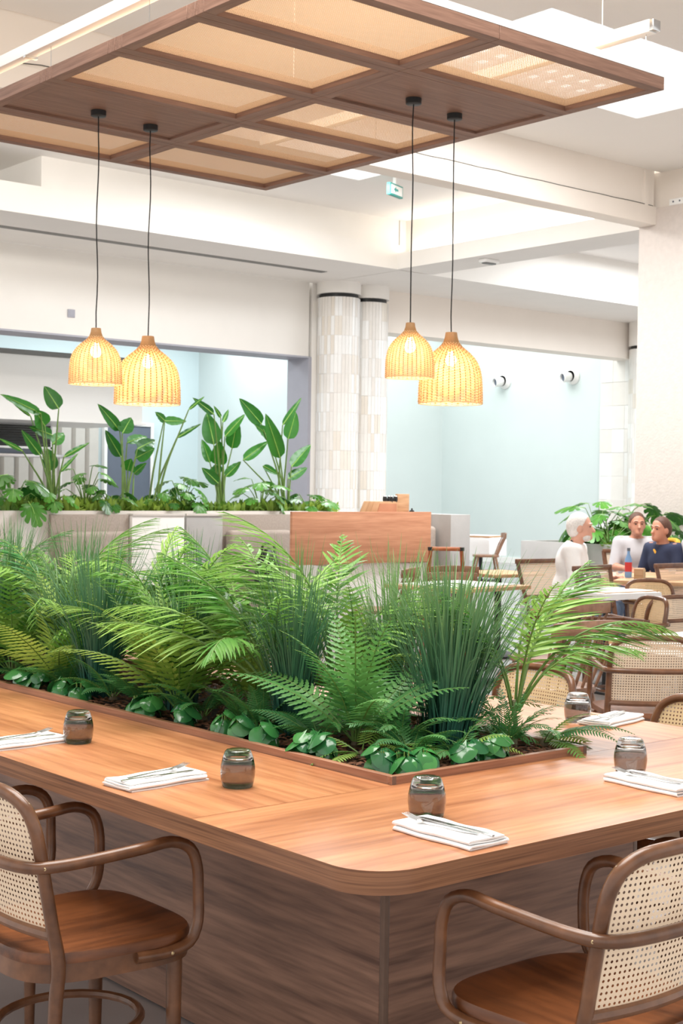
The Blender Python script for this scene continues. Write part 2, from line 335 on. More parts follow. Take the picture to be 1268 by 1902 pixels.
# kitchen behind
struct('wall_kitchen', MB().box((6, 22.0, 0), (15.0, 22.2, 5)), M['kitchen'])
struct('ceiling_kitchen', MB().box((6, 17.82, 4.6), (15.0, 22.2, 4.7)), M['ceil'])
# mint room
struct('wall_mint_far', MB().box((15.2, 22.29, 0), (21.8, 22.5, 6.2)), M['mint'])
struct('wall_mint_right', MB().box((21.6, 17.88, 0), (21.8, 22.29, 6.2)), M['mint'])
struct('wall_mint_return', MB().box((15.0, 17.9, 0), (15.2, 22.5, 6.2)), M['mint'])
struct('ceiling_mint', MB().box((15.0, 17.5, 6.1), (21.8, 22.5, 6.2)), M['ceil'])
struct('baseboard_mint', MB().box((15.2, 22.26, 0), (21.6, 22.29, .12)).box((21.57, 17.88, 0), (21.6, 22.26, .12)), M['white_metal'])
tw = MB(); rr = random.Random(3)
for i in range(5):
    for j in range(14):
        y0 = 16.4+i*.296; tw.box((21.55+rr.random()*.006, y0, j*.45), (21.7, y0+.294, j*.45+.446), rr.choice([0, 0, 2, 3, 1]))
struct('wall_tiled', tw, [M['tilea'], M['tilec'], M['tiled'], M['tilec']])
# round mosaic columns
def column(name, label, x, y, r, ztop, ring):
    t = thing(name, label, 'column', (x, y, 0)); rr = random.Random(int(x*10)); b = MB(); seg = 36; nz = 15
    for k in range(seg):
        off = rr.randrange(3)
        for j in range(nz):
            a0, a1 = 2*PI*k/seg, 2*PI*(k+.94)/seg; z0 = ring*j/nz; z1 = ring*(j+.985)/nz; q = r+rr.uniform(-.0015, .0015)
            key = random.Random((k//3)*31+((j*2+off)//2)*7+int(x*7)).choice([0, 0, 2, 2, 3, 1])
            b.add([(q*math.cos(a0), q*math.sin(a0), z0), (q*math.cos(a1), q*math.sin(a1), z0), (q*math.cos(a1), q*math.sin(a1), z1), (q*math.cos(a0), q*math.sin(a0), z1)], [(0, 1, 2, 3)], key)
    o = part('mosaic', b.mesh('mosaic', [M['tilea'], M['tileb'], M['tilec'], M['tiled']], 0), t); o['kind'] = 'stuff'
    part('core', MB().lathe([(r-.006, 0), (r-.006, ring)], 36, cap0=True, cap1=True).mesh('core', M['tilea']), t)
    part('collar_ring', MB().lathe([(r*.86, ring), (r*.9, ring), (r*.9, ring+.06), (r*.8, ring+.06)], 36).mesh('collar_ring', M['black']), t)
    part('upper_shaft', MB().lathe([(r+.01, ring+.06), (r+.01, ztop)], 36, cap0=True, cap1=True).mesh('upper_shaft', M['paint']), t)
column('column', 'left of the two round mosaic columns beside the kitchen opening', 14.235, 17.05, .335, Z0, 4.43)
column('column', 'right of the two round mosaic columns, nearer the mint room', 14.86, 17.05, .31, Z0, 4.41)
column('column', 'round tiled column with black ring half hidden by the stone wall', 21.5, 16.75, .32, Z0, 4.16)

# ---- kitchen fittings
t = thing('extractor_hood', 'white boxed extractor hood seen through the kitchen opening', 'hood', (9.7, 19.9, 2.45))
part('body', MB().box((-2.2, -.9, 0), (2.21, .9, .93)).mesh('body', M['white_metal'], bevel=.01), t)
part('top_channel', MB().box((-2.2, -.92, .93), (2.21, .9, 1.0)).mesh('top_channel', M['grille'], 0), t)
part('bottom_lip', MB().box((-2.25, -.95, -.03), (2.25, .9, 0)).mesh('bottom_lip', M['white_metal'], 0), t)
t = thing('ribbed_screen', 'pale vertical ribbed screen below the kitchen hood', 'screen', (11.2, 21.95, 0))
for i in range(13):
    part('rib', MB().prism([(-.13, .04), (-.09, -.05), (.09, -.05), (.13, .04)], 0, 2.6).mesh('rib', M['flute'], 0), t, loc=(-1.7+i*.27, 0, 0))
t = thing('kitchen_door', 'slate grey kitchen door beside the ribbed screen', 'door', (13.55, 21.93, 0))
part('leaf', MB().box((-.55, -.03, 0), (.35, .03, 2.55)).mesh('leaf', M['grey'], bevel=.004), t)
part('door_frame', MB().box((-.61, -.05, 0), (-.55, .05, 2.62)).box((.35, -.05, 0), (.41, .05, 2.62)).box((-.55, -.05, 2.55), (.35, .05, 2.62)).mesh('door_frame', M['white_metal'], 0), t)
part('door_handle', MB().tube([(.24, -.03, 1.05), (.24, -.08, 1.05), (.12, -.08, 1.05)], .012, 6).mesh('door_handle', M['steel']), t)
t = thing('ventilation_grille', 'dark louvred ventilation grille under the hood at far left', 'grille', (10.3, 20.5, 2.05))
part('grille_frame', MB().box((-.75, -.02, 0), (.85, .04, .03)).box((-.75, -.02, .37), (.85, .04, .4)).box((-.75, -.02, 0), (-.72, .04, .4)).box((.82, -.02, 0), (.85, .04, .4)).mesh('grille_frame', M['steel'], 0), t)
for i in range(9): part('louvre', MB().box((-.72, -.02, 0), (.82, .02, .022)).mesh('louvre', M['grille'], 0), t, loc=(0, 0, .04+i*.037), rot=(.5, 0, 0))
t = thing('kitchen_shelf', 'steel kitchen pass shelf under the louvred grille', 'shelf', (10.3, 20.3, 1.9))
part('shelf_board', MB().box((-.9, -.3, 0), (1.0, .2, .05)).mesh('shelf_board', M['steel'], bevel=.005), t)
part('tray', MB().box((-.75, -.25, .05), (.45, .1, .13)).mesh('tray', M['grey'], bevel=.01), t)
for x in (-.8, .9): part('upright', MB().box((x-.02, -.02, -1.9), (x+.02, .02, 0)).mesh('upright', M['steel'], 0), t)

# ---- ceiling fittings
P0 = onz(605, 505, Z0)
t = thing('linear_diffuser', 'long dark slot diffuser in the soffit above the kitchen wall', 'air vent', (P0.x, 16.27, Z0))
part('frame', MB().box((-8, -.09, -.006), (0, .09, 0)).mesh('frame', M['ceil'], 0), t)
for k in (-.05, 0, .05): part('slot', MB().box((-7.97, k-.02, -.012), (-.03, k+.02, -.006)).mesh('slot', M['grille'], 0), t)
q = ony(133, 582, 17.27); t = thing('wall_sensor', 'small pale square plate on the white kitchen bulkhead', 'plate', (q.x, 17.29, q.z))
part('plate', MB().box((-.055, -.02, -.055), (.055, 0, .055)).mesh('plate', M['jamb'], bevel=.006), t)
part('button', MB().box((-.03, -.026, -.03), (.03, -.02, .03)).mesh('button', M['jamb'], bevel=.003), t)
q = onz(722, 322, 5.4); t = thing('exit_sign', 'small teal and white exit sign hanging by the far skylight', 'sign', (11.95, 13.25, 5.4), .35)
part('hanger', MB().box((-.02, -.02, -.12), (.02, .02, 0)).mesh('hanger', M['white_metal'], 0), t)
bd = part('board', MB().box((-.17, -.025, -.27), (.17, .025, -.12)).mesh('board', M['teal'], bevel=.004), t)
ar = MB().box((-.145, -.03, -.25), (.145, -.025, -.14)); part('panel', ar.mesh('panel', M['white_metal'], 0), bd)
fg = MB().prism([(-.08, 0), (-.03, .035), (-.03, .014), (.03, .014), (.03, -.014), (-.03, -.014), (-.03, -.035)], .0, .003)
part('arrow', fg.mesh('arrow', M['teal'], 0), bd, loc=(0, -.0301, -.195), rot=(PI/2, 0, 0))
q = onz(908, 482, Z0); t = thing('ceiling_sensor', 'small white box fixed under the soffit near the right pendants', 'sensor', (q.x, q.y, Z0))
part('housing', MB().box((-.14, -.07, -.05), (.14, .07, 0)).mesh('housing', M['white_metal'], bevel=.012), t)
part('lens', MB().box((-.1, -.045, -.065), (.1, .045, -.05)).mesh('lens', M['grille'], bevel=.006), t)
q = onz(1187, 444, 5.38); t = thing('downlight', 'bright round downlight in the ceiling left of the stone wall', 'light', (q.x, q.y, 5.38))
part('ring', MB().lathe([(.07, 0), (.1, 0), (.1, -.015), (.07, -.015)], 24).mesh('ring', M['white_metal']), t); part('lamp', MB().lathe([(.072, -.008)], 24, cap1=True).mesh('lamp', M['spotface']), t)
for i, (px, py) in enumerate(((926, 707), (1052, 698))):
    q = onx(px, py, 21.4); t = thing('wall_spotlight', ['left', 'right'][i]+' of two white round spotlights on the mint wall', 'light', (21.6, q.y, q.z))
    d = Vector((-.8, .25, -.12)).normalized(); rq = d.to_track_quat('Z', 'Y').to_euler()
    part('base', MB().lathe([(0, 0), (.165, 0), (.165, .025), (.14, .05), (.11, .1)], 28).mesh('base', M['white_metal']), t, rot=(0, -PI/2, 0))
    hd = part('head', MB().lathe([(.085, .07), (.1, .12), (.1, .25), (.085, .26), (.08, .2)], 28).mesh('head', M['white_metal']), t, rot=rq)
    part('lens', MB().lathe([(0, .22), (.083, .22)], 24).mesh('lens', M['grey']), hd)
t = thing('power_box', 'white socket box on top of the stone wall', 'socket', (13.56, 10.17, 4.8))
part('box', MB().box((-.05, -.13, 0), (0, .07, .075)).mesh('box', M['white_metal'], bevel=.006), t)
for y in (-.08, .01): part('socket_hole', MB().lathe([(0, 0), (.011, 0), (.011, .002)], 12).mesh('socket_hole', M['grey']), t, loc=(-.051, y, .04), rot=(0, -PI/2, 0))
cb = MB(); pts = [(5.3, 10.43, 4.826)]
for i in range(1, 34): pts.append((5.3+i*8.18/34, 10.425+.008*math.sin(i*2.1), 4.817+.006*abs(math.sin(i*1.3))+(.03 if i in (1, 2) else 0)))
pts.append((13.46, 10.43, 4.82)); cb.tube(pts, .004, 6); tag(obj('power_cable', cb.mesh('power_cable', M['black'])), 'black cable lying along the ledge of the cream cross beam', 'cable')

# ================================================================ canopy
ZC = 3.408; CX0, CX1, CY0, CY1 = 3.327, 5.624, 4.301, 7.497; MXW = (CX1-CX0)/2; MYW = (CY1-CY0)/5
can = thing('canopy', 'hanging walnut ceiling canopy with ten cane and wood panels', 'canopy', ((CX0+CX1)/2, (CY0+CY1)/2, ZC))
RW, RT = .062, .034                                     # rail width, thickness below the panel
def weave(w, h, cell, hole, t=.0015, f=None, inside=None, oct=False):
    """cane sheet with real holes"""
    b = MB(); nx, ny = max(1, round(w/cell)), max(1, round(h/cell)); cx, cy = w/nx, h/ny; K = 8 if oct else 4
    vid = {}
    def V(x, y):
        k = (round(x*1e5), round(y*1e5))
        if k not in vid: vid[k] = len(b.v); b.v.append(f(x, y) if f else (x, y, 0))
        return vid[k]
    for i in range(nx):
        for j in range(ny):
            x0, y0 = -w/2+i*cx, -h/2+j*cy; mx, my = x0+cx/2, y0+cy/2
            if inside and not inside(mx, my): continue
            o = [(x0, y0), (x0+cx, y0), (x0+cx, y0+cy), (x0, y0+cy)]
            if oct: o = [o[0], (mx, y0), o[1], (x0+cx, my), o[2], (mx, y0+cy), o[3], (x0, my)]
            O = [V(*p) for p in o]
            I = []
            for k in range(K):
                a = 2*PI*(k+(.0 if oct else .0))/K-PI*.75
                px, py = mx+cx*hole*math.cos(a), my+cy*hole*math.sin(a); I.append(len(b.v)); b.v.append(f(px, py) if f else (px, py, 0))
            for k in range(K): b.f.append((O[k], O[(k+1) % K], I[(k+1) % K], I[k])); b.m.append(0)
    return b
cane_me = weave(MXW-2*RW+.02, MYW-2*RW+.02, .0115, .30).mesh('cane_panel', M['canef'], 0)
wood_me = MB().box((-MXW/2+RW-.01, -MYW/2+RW-.01, 0), (MXW/2-RW+.01, MYW/2-RW+.01, .012)).mesh('wood_panel', M['canx'], 0)
def rail(x0, x1, y0, y1, m): return MB().box((x0, y0, 0), (x1, y1, RT+.026)).mesh('rail', m, bevel=.0015, bseg=1)
g = .0012
ra = rail(-MXW/2+g, MXW/2-g, -MYW/2+g, -MYW/2+RW, M['canx']); rb = rail(-MXW/2+g, MXW/2-g, MYW/2-RW, MYW/2-g, M['canx'])
rc = rail(-MXW/2+g, -MXW/2+RW, -MYW/2+RW, MYW/2-RW, M['cany']); rd = rail(MXW/2-RW, MXW/2-g, -MYW/2+RW, MYW/2-RW, M['cany'])
for i in range(2):
    for j in range(5):
        solid = (i, j) in ((0, 3), (1, 1))
        x, y = (i-.5)*MXW, (j-2)*MYW
        p = part('wood_panel' if solid else 'cane_panel', wood_me if solid else cane_me, can, loc=(x, y, RT-.022 if solid else RT-.008))
        if solid: p['label'] = 'solid wood panel that carries two pendants'
        for r_ in (ra, rb, rc, rd): part('rail', r_, p, loc=(0, 0, -(RT-.022 if solid else RT-.008)))
part('top_profile', MB().box((-MXW, -2.5*MYW, RT+.027), (MXW, -2.5*MYW+.04, RT+.06)).mesh('top_profile', M['white_metal'], 0), can)
for sx, ys in ((-1, (-.45, .45, 1.25)), (1, (-1.56, -.5, .4))):
    for y in ys:
        zt = .215 if sx < 0 else .255
        wv = part('wire', MB().tube([(0, 0, RT+.026), (0, 0, zt)], .002, 5).mesh('wire', M['steel']), can, loc=(sx*(MXW-.1), y, 0))
        part('fixing', MB().lathe([(.008, 0), (.012, .005), (.012, .03), (.004, .045)], 10, cap0=True).mesh('fixing', M['steel']), wv, loc=(0, 0, RT+.026))
def hang_rail(label, x, y0, y1, z):
    t = thing('suspension_rail', label, 'rail', (x, (y0+y1)/2, z)); h = (y1-y0)/2
    part('bar', MB().box((-.03, -h, 0), (.03, h, .06)).mesh('bar', M['white_metal'], bevel=.004), t)
    part('end_cap', MB().box((-.028, -h-.025, .004), (.028, -h, .056)).mesh('end_cap', M['steel'], bevel=.003), t)
    for y in (-h*.8, h*.8): part('drop_rod', MB().tube([(0, y, .06), (0, y, 5.22-z)], .0025, 6).mesh('drop_rod', M['white_metal']), t)
    for k in range(4): part('clip', MB().box((-.035, -.012, -.012), (.035, .012, 0)).mesh('clip', M['steel'], 0), t, loc=(0, -h*.75+k*h*.5, 0))
hang_rail('white suspension rail above the left edge of the canopy', CX0+.1, 4.32, 10.3, ZC+.215)
hang_rail('pale suspension rail above the right edge of the canopy', CX1-.1, 4.3, 7.4, ZC+.255)

# ---- pendants
def pendant_meshes():
    prof = [(0, 1.0), (.12, .995), (.25, .985), (.36, .965), (.46, .925), (.55, .855), (.63, .745), (.70, .60), (.76, .44), (.81, .31), (.86, .235), (.92, .19), (1, .165)]
    def rad(t):
        for (a, ra_), (b, rb_) in zip(prof, prof[1:]):
            if t <= b: return ra_+(rb_-ra_)*(t-a)/(b-a)
        return prof[-1][1]
    H_ = 2.28; N = 34; weav = MB(); seg = 136; rows = 46
    for j in range(rows):
        t = (j+.3)/rows*.86; R = rad(t); z = t*H_; w = .017; ph = PI*(j % 2)
        vs = []
        for k in range(seg):
            a = 2*PI*k/seg; r = R+.026*math.cos(a*N/2+ph)
            for dr, dz in ((.009, 0), (0, w), (-.009, 0), (0, -w)): vs.append(((r+dr)*math.cos(a), (r+dr)*math.sin(a), z+dz))
        fs = [(k*4+q, ((k+1) % seg)*4+q, ((k+1) % seg)*4+(q+1) % 4, k*4+(q+1) % 4) for k in range(seg) for q in range(4)]
        weav.add(vs, fs)
    st = MB()
    for k in range(N):
        a = 2*PI*k/N; st.tube([(rad(i/14)*math.cos(a), rad(i/14)*math.sin(a), i/14*H_) for i in range(15)], .017, 5)
    rim = MB().tube([(math.cos(2*PI*k/60), math.sin(2*PI*k/60), 0) for k in range(60)], .022, 6, closed=True)
    col = MB().lathe([(.24, .855*H_), (.2, .92*H_), (.178, H_), (.06, H_+.01)], 24)
    return weav.mesh('woven_shade', M['rattan'], 60), st.mesh('stakes', M['stake']), rim.mesh('rim', M['rattan']), col.mesh('collar', M['rattank']), H_
wm, sm, rm, cm, PH = pendant_meshes()
def pendant(label, rose, shade_px, wpx, ypx):
    """rose = point on the canopy, ypx = pixel rows of collar top and rim"""
    q = onz(*rose, ZC+RT-.022); top = q.z; k = np.hypot(q.x, q.y)/np.hypot(*ray(*rose)[:2])
    zt = EYE+ray(shade_px, ypx[0])[2]*k; zb = EYE+ray(shade_px, ypx[1])[2]*k; R = wpx/2/F*k*.985
    t = thing('pendant_lamp', label, 'lamp', (q.x, q.y, zb), group='rattan pendants under the canopy')
    sz = (zt-zb)/PH
    s_ = part('woven_shade', wm, t, scale=(R, R, sz)); s_['kind'] = 'stuff'
    o = part('stakes', sm, t, scale=(R, R, sz)); o['kind'] = 'stuff'
    part('rim', rm, t, scale=(R, R, sz)); part('collar', cm, t, scale=(R, R, sz))
    h = top-zb
    cpts = [(.004*math.sin(i*.9+q.x*3), .003*math.cos(i*1.1), (zt-zb)-.01+(h-.03-(zt-zb)+.01)*i/12) for i in range(13)]; cpts[0] = (0, 0, cpts[0][2]); cpts[-1] = (0, 0, h-.03)
    part('cord', MB().tube(cpts, .0032, 6).mesh('cord', M['cord']), t)
    part('ceiling_rose', MB().lathe([(0, h-.03), (.036, h-.03), (.04, h-.027), (.04, h-.001), (0, h-.001)], 28).mesh('ceiling_rose', M['black']), t)
    part('lamp_holder', MB().lathe([(.018, 0), (.02, .06), (.006, .075)], 12, cap0=True).mesh('lamp_holder', M['black']), t, loc=(0, 0, (zt-zb)*.74))
    part('bulb', MB().lathe([(.002, 0), (.018, .006), (.028, .025), (.028, .04), (.016, .065), (.012, .08)], 16).mesh('bulb', M['bulb']), t, loc=(0, 0, (zt-zb)*.74-.08))
    l = bpy.data.lights.new('pendant_light', 'POINT'); l.energy = 11; l.color = (1, .83, .6); l.shadow_soft_size = .03
    lo = bpy.data.objects.new('pendant_light', l); C.objects.link(lo); lo.location = (q.x, q.y, zb+(zt-zb)*.5)
pendant('smaller glowing rattan pendant of the left pair under the canopy', (183, 206), 176.5, 99, (609, 713))
pendant('larger glowing rattan pendant of the left pair under the canopy', (279.5, 233), 272, 123, (624, 750))
pendant('smaller glowing rattan pendant of the right pair under the canopy', (768, 183), 761, 92, (599, 701))
pendant('larger glowing rattan pendant of the right pair under the canopy', (844, 212), 838, 120, (617, 749))

# ================================================================ communal table
TX0, TX1, TY0, TY1, TZ = 1.697, 3.557, 1.918, 8.4, .75
PX0, PX1, PY0, PY1 = 2.274, 2.98, 2.5, 7.8
tb = thing('communal_table', 'long walnut communal table wrapped around a planted trough', 'table', ((TX0+TX1)/2, TY0, 0))
OX, OY = (TX0+TX1)/2, TY0
def rnd(cx, cy, r, a0, a1, n=9): return [(cx+r*math.cos(a0+(a1-a0)*i/n), cy+r*math.sin(a0+(a1-a0)*i/n)) for i in range(n+1)]
L_ = lambda pts: [(x-OX, y-OY) for x, y in pts]
R_ = .115; TH = .0445; E_ = .0015
near = rnd(TX0+R_, TY0+R_, R_-E_, PI, 1.5*PI)+rnd(TX1-R_, TY0+R_, R_-E_, 1.5*PI, 2*PI)+[(TX1-E_, PY0-.0008), (TX0+E_, PY0-.0008)]
part('slab', MB().prism(L_(near), TZ-TH, TZ).mesh('slab', M['topx'], 30), tb)
for a, b_ in ((TX0+E_, PX0-.004), (PX1+.004, TX1-E_)):
    ys = [PY0+.0008, 5.2, TY1]
    for y0, y1 in zip(ys, ys[1:]):
        part('slab', MB().prism(L_([(a, y0), (b_, y0), (b_, y1-.0008), (a, y1-.0008)]), TZ-TH, TZ).mesh('slab', M['topy'], 30), tb)
def band(pts):
    b = MB(); n = len(pts)
    for x, y in pts: b.v += [(x-OX, y-OY, TZ-TH-.0005), (x-OX, y-OY, TZ+.0003)]
    b.f = [(2*i, 2*i+2, 2*i+3, 2*i+1) for i in range(n-1)]; b.m = [0]*(n-1); return b
part('edge_band', band([(TX0, TY1)]+[(TX0, TY1-(TY1-TY0-R_)*i/12) for i in range(1, 12)]+rnd(TX0+R_, TY0+R_, R_, PI, 1.5*PI, 14)+rnd(TX1-R_, TY0+R_, R_, 1.5*PI, 2*PI, 14)+[(TX1, TY1)]).mesh('edge_band', M['edge'], 50), tb)
BX0, BX1, BY0 = 2.17, 3.084, 2.406
for y0, y1 in ((BY0+.016, 4.62), (4.624, 6.8), (6.804, 8.2)):
    part('side_panel', MB().box((BX0-OX, y0-OY, .005), (BX0-OX+.018, y1-OY, TZ-TH)).mesh('side_panel', M['base'], bevel=.001, bseg=1), tb)
    part('side_panel', MB().box((BX1-OX-.018, y0-OY, .005), (BX1-OX, y1-OY, TZ-TH)).mesh('side_panel', M['base'], bevel=.001, bseg=1), tb)
part('end_panel', MB().box((BX0-OX+.016, BY0-OY, .005), (BX1-OX-.016, BY0-OY+.018, TZ-TH)).mesh('end_panel', M['base'], bevel=.001, bseg=1), tb)
for x in (BX0, BX1-.016): part('corner_edging', MB().box((x-OX, BY0-OY-.0006, .005), (x-OX+.016, BY0-OY+.016, TZ-TH)).mesh('corner_edging', M['strip'], bevel=.002), tb)

pb = thing('planter_trough', 'walnut rimmed planter trough sunk along the middle of the communal table', 'planter', ((PX0+PX1)/2, PY0, TZ))
QX, QY = (PX1-PX0)/2, PY1-PY0; rt_ = .018
part('rim_board', MB().box((-QX, 0, -.06), (QX, rt_, .02)).mesh('rim_board', M['rimx'], bevel=.0012, bseg=1), pb)
for y0, y1 in ((rt_, 2.09), (2.092, QY)):
    part('rim_board', MB().box((-QX, y0, -.06), (-QX+rt_, y1, .02)).mesh('rim_board', M['rimy'], bevel=.0012, bseg=1), pb)
    part('rim_board', MB().box((QX-rt_, y0, -.06), (QX, y1, .02)).mesh('rim_board', M['rimy'], bevel=.0012, bseg=1), pb)
for x in (-QX, QX-.012): part('corner_edging', MB().box((x, -.0006, -.06), (x+.012, .001, .0203)).mesh('corner_edging', M['strip'], 0), pb)
part('soil', MB().box((-QX+rt_, rt_, -.2), (QX-rt_, QY, -.004)).mesh('soil', M['soil']), pb)
rr = random.Random(5); bk = MB()
for i in range(5200):
    x = rr.uniform(PX0+.025, PX1-.025); y = PY0+.025+rr.random()**1.5*4.6; z = TZ-.002+rr.random()*.012
    a, l, wd = rr.uniform(0, PI), rr.uniform(.006, .022), rr.uniform(.002, .006); tl = rr.uniform(-.35, .35)
    cx_, sx_ = math.cos(a), math.sin(a)
    P = lambda u, v, q: (x+u*cx_-v*sx_, y+u*sx_+v*cx_, z+u*tl+q)
    bk.add([P(-l, -wd, 0), P(l*.9, -wd*.7, 0), P(l, wd, .001), P(-l*.8, wd*.8, .001), P(0, -wd*.2, .005)], [(0, 1, 4), (1, 2, 4), (2, 3, 4), (3, 0, 4)])
o = obj('bark_mulch', bk.mesh('bark_mulch', M['bark'], 0), kind='stuff'); tag(o, 'brown bark mulch spread over the soil of the planter', 'mulch')

# ================================================================ tableware
gp = [(.0, .0885), (.022, .0885), (.0275, .087), (.031, .083), (.0365, .068), (.0405, .05), (.0415, .036), (.0398, .018), (.0362, .003), (.0352, .0005),
      (.0342, .003), (.0378, .018), (.0394, .036), (.0384, .05), (.0342, .064), (.027, .0695), (.012, .0715), (0, .072)]
glass_me = MB().lathe(gp, 40).mesh('tumbler', M['glass'], 60, fix=True)
for (px, py, lab) in ((145, 1383, 'upturned smoked glass tumbler on the table at far left, farthest along the left edge'), (441, 1466, 'upturned smoked glass tumbler beside the planter on the left edge, second from the front corner'),
                      (792, 1524, 'upturned smoked glass tumbler behind the cutlery nearest the rounded table corner'), (1170, 1440, 'upturned smoked glass tumbler on the right end of the table near its front edge'),
                      (1072, 1343, 'upturned smoked glass tumbler beyond the planter corner near the cane chairs')):
    q = onz(px, py, TZ); d = Vector((q.x, q.y, 0)).normalized()*.03
    tag(obj('tumbler', glass_me, loc=(q.x+d.x, q.y+d.y, TZ+.0004)), lab, 'glass', 'smoked tumblers on the communal table')

def napkin_mesh(seed, L=.222, W=.108):
    rr = random.Random(seed); t = .0034; prof = []; z = 0; lay = 4; gap = .0049
    for k in range(lay):                                # folded cloth seen from its end
        a, b_ = (-W/2+.003*k, W/2-.002*k) if k % 2 == 0 else (W/2-.002*(k-1), -W/2+.003*k)
        for i in range(9): u = i/8; prof.append((a+(b_-a)*u, z+.0006*math.sin(u*6+k)))
        if k < lay-1:
            s_ = 1 if k % 2 == 0 else -1
            for i in range(1, 6): th = PI*i/6; prof.append((b_+s_*gap*.62*math.sin(th), z+gap/2-gap/2*math.cos(th)))
        z += gap
    b = MB(); n = len(prof); cols = 13; up_ = []
    for i in range(n):
        p0, p1 = prof[max(0, i-1)], prof[min(n-1, i+1)]; dx, dz = p1[0]-p0[0], p1[1]-p0[1]; l = math.hypot(dx, dz) or 1; up_.append((-dz/l*t/2, dx/l*t/2))
    for c in range(cols):
        x = -L/2+L*c/(cols-1); sk = .0025*math.sin(c*.7+seed)
        for sgn in (1, -1):
            for i in range(n):
                b.v.append((x+.004*math.sin(prof[i][1]*420+seed)*(1 if abs(c-6) == 6 else .4), prof[i][0]+up_[i][0]*sgn+sk, prof[i][1]+up_[i][1]*sgn+t/2+.0008*math.sin(c*1.1+prof[i][0]*40)*(prof[i][1]/.013)))
    for c in range(cols-1):
        A, B2 = c*2*n, (c+1)*2*n
        for i in range(n-1):
            b.f += [(A+i, A+i+1, B2+i+1, B2+i), (A+n+i+1, A+n+i, B2+n+i, B2+n+i+1)]
        b.f += [(A, B2, B2+n, A+n), (A+n-1, A+2*n-1, B2+2*n-1, B2+n-1)]
    for c in (0, cols-1):
        A = c*2*n
        for i in range(n-1): b.f.append((A+i, A+n+i, A+n+i+1, A+i+1) if c == 0 else (A+i+1, A+n+i+1, A+n+i, A+i))
    b.m = [0]*len(b.f); return b.mesh('napkin', M['linen'], 50)
def fork_mesh():
    b = MB(); half = [(-.095, .0042), (-.06, .0044), (-.02, .003), (.02, .0028), (.04, .004), (.05, .0085), (.058, .0105)]
    zz = lambda x: .002+.004*math.exp(-((x-.045)/.02)**2)*0+.0035*max(0, (x-.03)/.065)**2*3+.0012*math.cos(x*30)
    for x, h in half:
        z = zz(x); b.v += [(x, -h, z), (x, h, z), (x, h*.8, z+.0018), (x, -h*.8, z+.0018)]
    for i in range(len(half)-1):
        for k in range(4): b.f.append((i*4+k, (i+1)*4+k, (i+1)*4+(k+1) % 4, i*4+(k+1) % 4))
    b.f += [(0, 1, 2, 3), tuple(len(half)*4-4+k for k in (3, 2, 1, 0))]; b.m = [0]*len(b.f)
    for k in range(4):
        y = -.0085+k*.00567; b.tube([(.056, y, zz(.056)+.001), (.075, y, zz(.075)+.001), (.097, y*1.04, zz(.097)+.0005)], [.0016, .0014, .0007], 6)
    return b.mesh('fork', M['steel'], 50)
def knife_mesh():
    b = MB(); st = [(-.105, .004, .0026), (-.1, .0055, .003), (-.04, .0045, .003), (-.005, .0036, .0024), (.005, .0075, .0012), (.06, .009, .001), (.095, .007, .0008), (.11, .001, .0006)]
    for x, h, t in st: b.v += [(x, -h, 0), (x, h*.7, 0), (x, h*.7, t), (x, -h, t)]
    for i in range(len(st)-1):
        for k in range(4): b.f.append((i*4+k, (i+1)*4+k, (i+1)*4+(k+1) % 4, i*4+(k+1) % 4))
    b.f += [(0, 1, 2, 3), tuple(len(st)*4-4+k for k in (3, 2, 1, 0))]; b.m = [0]*len(b.f); return b.mesh('knife', M['steel'], 50)
fork_me, knife_me = fork_mesh(), knife_mesh()
sets = [((1.815, 3.49), .07, 'at far left on the left table edge'), ((1.838, 2.852), .07, 'on the left table edge between two tumblers'), ((2.03, 2.058), PI/2+.02, 'near the rounded front corner of the table'),
        ((2.775, 2.118), PI/2-.04, 'at the right end of the table'), ((3.445, 2.795), -2.95, 'by the far cane chairs')]
for i, ((x, y), a, where) in enumerate(sets):
    L = .222
    tag(obj('napkin', napkin_mesh(i+1), loc=(x, y, TZ+.0002), rot=(0, 0, a)), 'folded white linen napkin '+where, 'napkin', 'napkins laid on the communal table')
    z = TZ+.0196; c, s = math.cos(a), math.sin(a)
    for nm, me, off, da, dz in (('fork', fork_me, (.012, .012), .10, .0), ('knife', knife_me, (-.005, -.012), -.0, .0)):
        tag(obj(nm, me, loc=(x+off[0]*c-off[1]*s, y+off[0]*s+off[1]*c, z+dz), rot=(0, 0, a+da)), ('steel fork' if nm == 'fork' else 'steel table knife')+' lying on the napkin '+where, nm, nm+('s' if nm == 'fork' else '')+' laid on the napkins' if nm == 'fork' else 'knives laid on the napkins')

